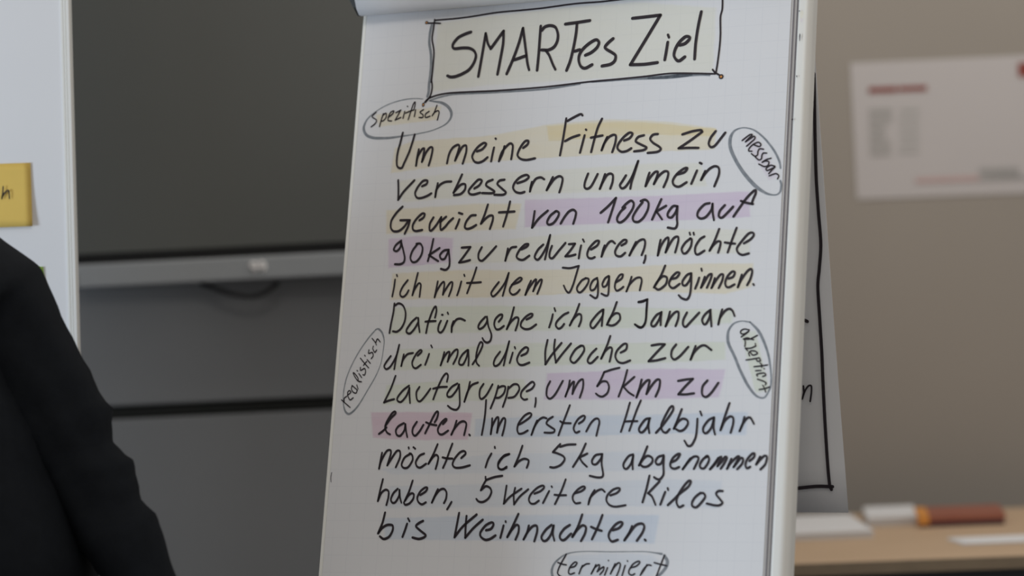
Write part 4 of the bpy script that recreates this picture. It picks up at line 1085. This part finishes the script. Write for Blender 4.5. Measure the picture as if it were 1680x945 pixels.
def slab(quad, z0, z1, name, m, parent, jitter=0):
    """sheets lying on the table: quad gives the foot print on the table's plane"""
    b = bmesh.new()
    n = max(1, jitter); dz = (z1 - z0) / n; rj = random.Random(len(name) + int(z1 * 1e5))
    for k in range(n):
        o = Vector((rj.uniform(-1, 1) * 0.002, rj.uniform(-1, 1) * 0.002, 0)) if n > 1 else Vector((0, 0, 0))
        lo = [b.verts.new(Vector((p.x, p.y, TH + z0 + dz * k)) + o) for p in quad]; hi = [b.verts.new(Vector((p.x, p.y, TH + z0 + dz * (k + (0.85 if n > 1 else 1)))) + o) for p in quad]
        b.faces.new(lo[::-1]); b.faces.new(hi)
        for i in range(4): b.faces.new((lo[i], lo[(i + 1) % 4], hi[(i + 1) % 4], hi[i]))
    bmesh.ops.recalc_face_normals(b, faces=b.faces[:])
    return wlink(name, b, m, parent)
def thing_on(name, quad, label, cat):
    c = sum(quad, Vector()) / 4; return tag(empty(name, Matrix.Translation(Vector((c.x, c.y, TH)))), label, cat, 'white papers on the oak table' if cat == 'paper' else None)
# footprints from the near edge back
def foot4(xl, xr, yn, depth, sk=0.0):
    a, b_ = ont(xl, yn + (0.04 * (xr - xl)) * 0.5), ont(xr, yn - (0.04 * (xr - xl)) * 0.5)
    back = Vector((-(b_ - a).y, (b_ - a).x, 0)).normalized() * depth
    return [a, b_, b_ + back + Vector((sk, 0, 0)), a + back + Vector((sk, 0, 0))]
q1 = foot4(1235, 1433, 886.0, 0.30, -0.02)
t1 = thing_on('paper_stack', q1, 'thick stack of white paper at the table end beside the flip chart rail', 'paper'); slab(q1, 0.0005, 0.014, 'sheets', MT['plain_paper'], t1, 7)
q2 = foot4(1424, 1508, 863.5, 0.20, 0.01)
t2 = thing_on('paper_stack', q2, 'smaller stack of white paper between the large stack and the red book', 'paper'); slab(q2, 0.0005, 0.019, 'sheets', MT['plain_paper'], t2, 8)
q3 = foot4(1512, 1648, 863.0, 0.16, 0.01)
t3 = thing_on('book', q3, 'rust red book with dark plum side lying towards the back of the table', 'book')
slab(q3, 0.0005, 0.0105, 'page_block', MT['plum'], t3); q3b = [p.lerp(sum(q3, Vector()) / 4, -0.03) for p in q3]; slab(q3b, 0.0105, 0.0215, 'cover', MT['rust'], t3)
q3c = [q3b[0], q3b[0].lerp(q3b[1], 0.13), q3b[3].lerp(q3b[2], 0.13), q3b[3]]
q3c = [p + Vector((-0.004, -0.003, 0)) for p in q3c]; slab(q3c, 0.006, 0.0222, 'spine', MT['orange'], t3)
q4 = foot4(1584, 1770, 891.5, 0.10, -0.02)
t4 = thing_on('paper_sheet', q4, 'white sheet of paper lying alone near the front edge of the table', 'paper'); slab(q4, 0.0005, 0.004, 'sheet', MT['plain_paper'], t4, 3)

# ------------------------------------------------------------------ person in dark clothes, back towards us
def skin_mesh(nodes, edges, root, sub=2):
    """grow one continuous surface round a skeleton: nodes {name: (Vector, rx, ry)}"""
    me = bpy.data.meshes.new('skeleton'); names = list(nodes); idx = {n: i for i, n in enumerate(names)}
    me.from_pydata([tuple(nodes[n][0]) for n in names], [(idx[a], idx[b]) for a, b in edges], [])
    o = bpy.data.objects.new('skeleton', me); COL.objects.link(o)
    md = o.modifiers.new('s', 'SKIN'); md.use_smooth_shade = True
    for n in names:
        sv = me.skin_vertices[0].data[idx[n]]; sv.radius = (nodes[n][1], nodes[n][2]); sv.use_root = (n == root)
    m2 = o.modifiers.new('d', 'SUBSURF'); m2.levels = sub; m2.render_levels = sub
    dg = bpy.context.evaluated_depsgraph_get(); ev = o.evaluated_get(dg); out = bpy.data.meshes.new_from_object(ev)
    bpy.data.objects.remove(o); bpy.data.meshes.remove(me)
    b = bmesh.new(); b.from_mesh(out); bpy.data.meshes.remove(out); return b

HY = 3.86
Sh = at(-8, 502, HY); El = at(134, 765, HY - 0.03); Wr = at(292, 1060, HY - 0.10)
ShL = Vector((Sh.x - 0.33, HY + 0.02, Sh.z + 0.01)); cx = Sh.x - 0.155
ElL = ShL + Vector((-0.07, 0.03, -0.28)); WrL = ElL + Vector((0.05, 0.19, -0.15))
hipz = 0.86
N_ = {}
def nd(n, p, rx, ry=None): N_[n] = (Vector(p), rx, ry or rx)
nd('pelvis', (cx + .16, HY, hipz), .095, .080); nd('waist', (cx + .125, HY, hipz + .16), .110, .080); nd('chest', (cx + .04, HY + .005, hipz + .34), .105, .080); nd('collar', (cx, HY, Sh.z + .06), .075, .065)
nd('neck', (cx, HY + .015, Sh.z + .15), .050, .052); nd('jaw', (cx, HY + .04, Sh.z + .205), .060, .072); nd('skull', (cx, HY + .025, Sh.z + .265), .074, .092); nd('crown', (cx, HY + .015, Sh.z + .325), .050, .062)
nd('nose', (cx, HY + .120, Sh.z + .215), .013, .015); nd('nose_root', (cx, HY + .085, Sh.z + .235), .02, .02)
nd('ear_r', (cx + .080, HY + .022, Sh.z + .225), .012, .02); nd('ear_l', (cx - .080, HY + .022, Sh.z + .225), .012, .02)
E_ = [('pelvis', 'waist'), ('waist', 'chest'), ('chest', 'collar'), ('collar', 'neck'), ('neck', 'jaw'), ('jaw', 'skull'), ('skull', 'crown'), ('skull', 'nose_root'), ('nose_root', 'nose'), ('skull', 'ear_r'), ('skull', 'ear_l')]
for s, sh, el, wr in (('r', Sh, El, Wr), ('l', ShL, ElL, WrL)):
    sg = 1 if s == 'r' else -1
    nd('shoulder_' + s, sh, .046); nd('elbow_' + s, el, .040); nd('wrist_' + s, wr, .026, .022)
    d = (wr - el).normalized(); side = d.cross(Vector((0, 1, 0))).normalized() * sg; up_ = side.cross(d)
    palm = wr + d * .075; nd('palm_' + s, palm, .036, .018)
    E_ += [('collar', 'shoulder_' + s), ('shoulder_' + s, 'elbow_' + s), ('elbow_' + s, 'wrist_' + s), ('wrist_' + s, 'palm_' + s)]
    for k, (off, ln) in enumerate(((-.027, .066), (-.009, .076), (.009, .071), (.026, .056))):
        a = palm + side * off + d * .018; b_ = a + d * ln * .5 + up_ * .004; c_ = b_ + d * ln * .42 + Vector((0, 0.012, 0))
        for j, (p, r_) in enumerate(((a, .010), (b_, .009), (c_, .0075))): nd('f%d%d%s' % (k, j, s), p, r_)
        E_ += [('palm_' + s, 'f%d0%s' % (k, s)), ('f%d0%s' % (k, s), 'f%d1%s' % (k, s)), ('f%d1%s' % (k, s), 'f%d2%s' % (k, s))]
    a = palm - side * .034 - d * .022; b_ = a - side * .022 + d * .032; c_ = b_ + d * .028
    for j, (p, r_) in enumerate(((a, .013), (b_, .011), (c_, .009))): nd('t%d%s' % (j, s), p, r_)
    E_ += [('palm_' + s, 't0' + s), ('t0' + s, 't1' + s), ('t1' + s, 't2' + s)]
    hip = Vector((cx + .16 + sg * .085, HY, hipz - .10)); kn = Vector((cx + .15 + sg * .10, HY + .02, .46)); an = Vector((cx + .14 + sg * .11, HY - .01, .085)); to = an + Vector((sg * .03, .15, -.045))
    nd('hip_' + s, hip, .062); nd('knee_' + s, kn, .055); nd('ankle_' + s, an, .038); nd('toe_' + s, to, .036, .024)
    E_ += [('pelvis', 'hip_' + s), ('hip_' + s, 'knee_' + s), ('knee_' + s, 'ankle_' + s), ('ankle_' + s, 'toe_' + s)]
person = tag(empty('person', Matrix.Translation((cx, HY, 0))), 'person in a dark navy sweater, shoulder and arm showing at the left edge', 'person')
bm = skin_mesh(N_, E_, 'pelvis'); wlink('body', bm, MT['skin'], person, True)
# sweater: its own surface over trunk and sleeves
G = {}
def gd(n, p, rx, ry=None): G[n] = (Vector(p), rx, ry or rx)
gd('hem', (cx + .18, HY, hipz - .06), .235, .150); gd('waist', (cx + .125, HY, hipz + .14), .215, .140); gd('chest', (cx + .045, HY, hipz + .33), .20, .140); gd('collar', (cx, HY, Sh.z + .115), .120, .095); gd('neck', (cx, HY + .008, Sh.z + .17), .064, .064)
g_e = [('hem', 'waist'), ('waist', 'chest'), ('chest', 'collar'), ('collar', 'neck')]
for s, sh, el, wr in (('r', Sh, El, Wr), ('l', ShL, ElL, WrL)):
    gd('sh' + s, sh, .088); gd('up' + s, sh.lerp(el, .5), .079); gd('el' + s, el, .062); gd('fo' + s, el.lerp(wr, .5), .056); gd('cu' + s, el.lerp(wr, .93), .036)
    g_e += [('collar', 'sh' + s), ('sh' + s, 'up' + s), ('up' + s, 'el' + s), ('el' + s, 'fo' + s), ('fo' + s, 'cu' + s)]
bm = skin_mesh(G, g_e, 'hem', 3)
# creases and folds of the cloth round the elbow and along the sleeve
folds = [((187, 668), (-40, 752), 13, 10), ((197, 716), (20, 800), 11, -7), ((209, 760), (95, 775), 13, 9), ((232, 815), (110, 845), 12, -4), ((246, 848), (120, 905), 13, 5), ((150, 610), (40, 640), 16, 4), ((118, 520), (20, 560), 18, -3), ((60, 640), (-30, 690), 16, 4), ((120, 700), (10, 745), 9, -6)]
Minv = M3.transposed()
bm.normal_update()
for v in bm.verts:
    c = Minv @ (v.co - CAMP); x, y = 840 + F * c.x / -c.z, 472.5 - F * c.y / -c.z
    dd = 0.0
    for (ax_, ay_), (bx_, by_), w, h in folds:
        ex, ey = bx_ - ax_, by_ - ay_; L2 = ex * ex + ey * ey
        t = ((x - ax_) * ex + (y - ay_) * ey) / L2
        tc_ = max(-0.25, min(1, t)); ds = math.hypot(x - ax_ - ex * tc_, y - ay_ - ey * tc_)
        dd += h * math.exp(-(ds / w) ** 2) * (1 - 0.55 * max(0, tc_))
    if v.co.y < HY + 0.04: v.co += v.normal * (dd * HY / F)
    v.co += v.normal * 0.0022 * math.sin(v.co.z * 70 + v.co.x * 55 + 3 * math.sin(v.co.x * 31))
tag(wlink('sweater', bm, MT['sweater'], person, True), 'dark navy knitted sweater')
Tn = {}
def td_(n, p, rx, ry=None): Tn[n] = (Vector(p), rx, ry or rx)
td_('waist', (cx + .165, HY, hipz + .12), .165, .118); td_('pelvis', (cx + .16, HY, hipz - .02), .170, .120); te = [('waist', 'pelvis')]
for s, sg in (('r', 1), ('l', -1)):
    td_('hip' + s, N_['hip_' + s][0] + Vector((0, 0, -.07)), .092); td_('knee' + s, N_['knee_' + s][0], .070); td_('ank' + s, N_['ankle_' + s][0] + Vector((0, 0, .03)), .058)
    te += [('pelvis', 'hip' + s), ('hip' + s, 'knee' + s), ('knee' + s, 'ank' + s)]
wlink('trousers', skin_mesh(Tn, te, 'pelvis'), MT['trousers'], person, True)
bm = bmesh.new(); bmesh.ops.create_uvsphere(bm, u_segments=28, v_segments=18, radius=1.0)
rh = random.Random(7)
bmesh.ops.delete(bm, geom=[f for f in bm.faces if (lambda c: c.z < -0.62 or (c.y > 0.25 and c.z < 0.38) or (abs(c.x) > 0.75 and c.z < -0.12 and c.y > -0.1))(f.calc_center_median())], context='FACES')
for v in bm.verts:
    n = 1 + 0.03 * math.sin(v.co.x * 19 + v.co.z * 7) + rh.uniform(-.012, .012)
    v.co = Vector((cx + v.co.x * .083 * n, HY + .012 + v.co.y * .104 * n, Sh.z + .272 + v.co.z * .104 * n))
bm.normal_update(); bmesh.ops.solidify(bm, geom=bm.faces[:], thickness=0.008)
wlink('hair', bm, MT['hair'], person, True)
for s in 'rl':
    a, t_ = N_['ankle_' + s][0], N_['toe_' + s][0]; sg = 1 if s == 'r' else -1
    Sn = {'h': (Vector((a.x, a.y - .035, .048)), .042, .046), 'm': (a.lerp(t_, .5) * 1.0, .046, .044), 't': (Vector((t_.x, t_.y + .03, .036)), .044, .034)}
    Sn['m'] = (Vector((Sn['m'][0].x, Sn['m'][0].y, .046)), .046, .044)
    wlink('shoe', skin_mesh(Sn, [('h', 'm'), ('m', 't')], 'm'), MT['shoe'], person, True)
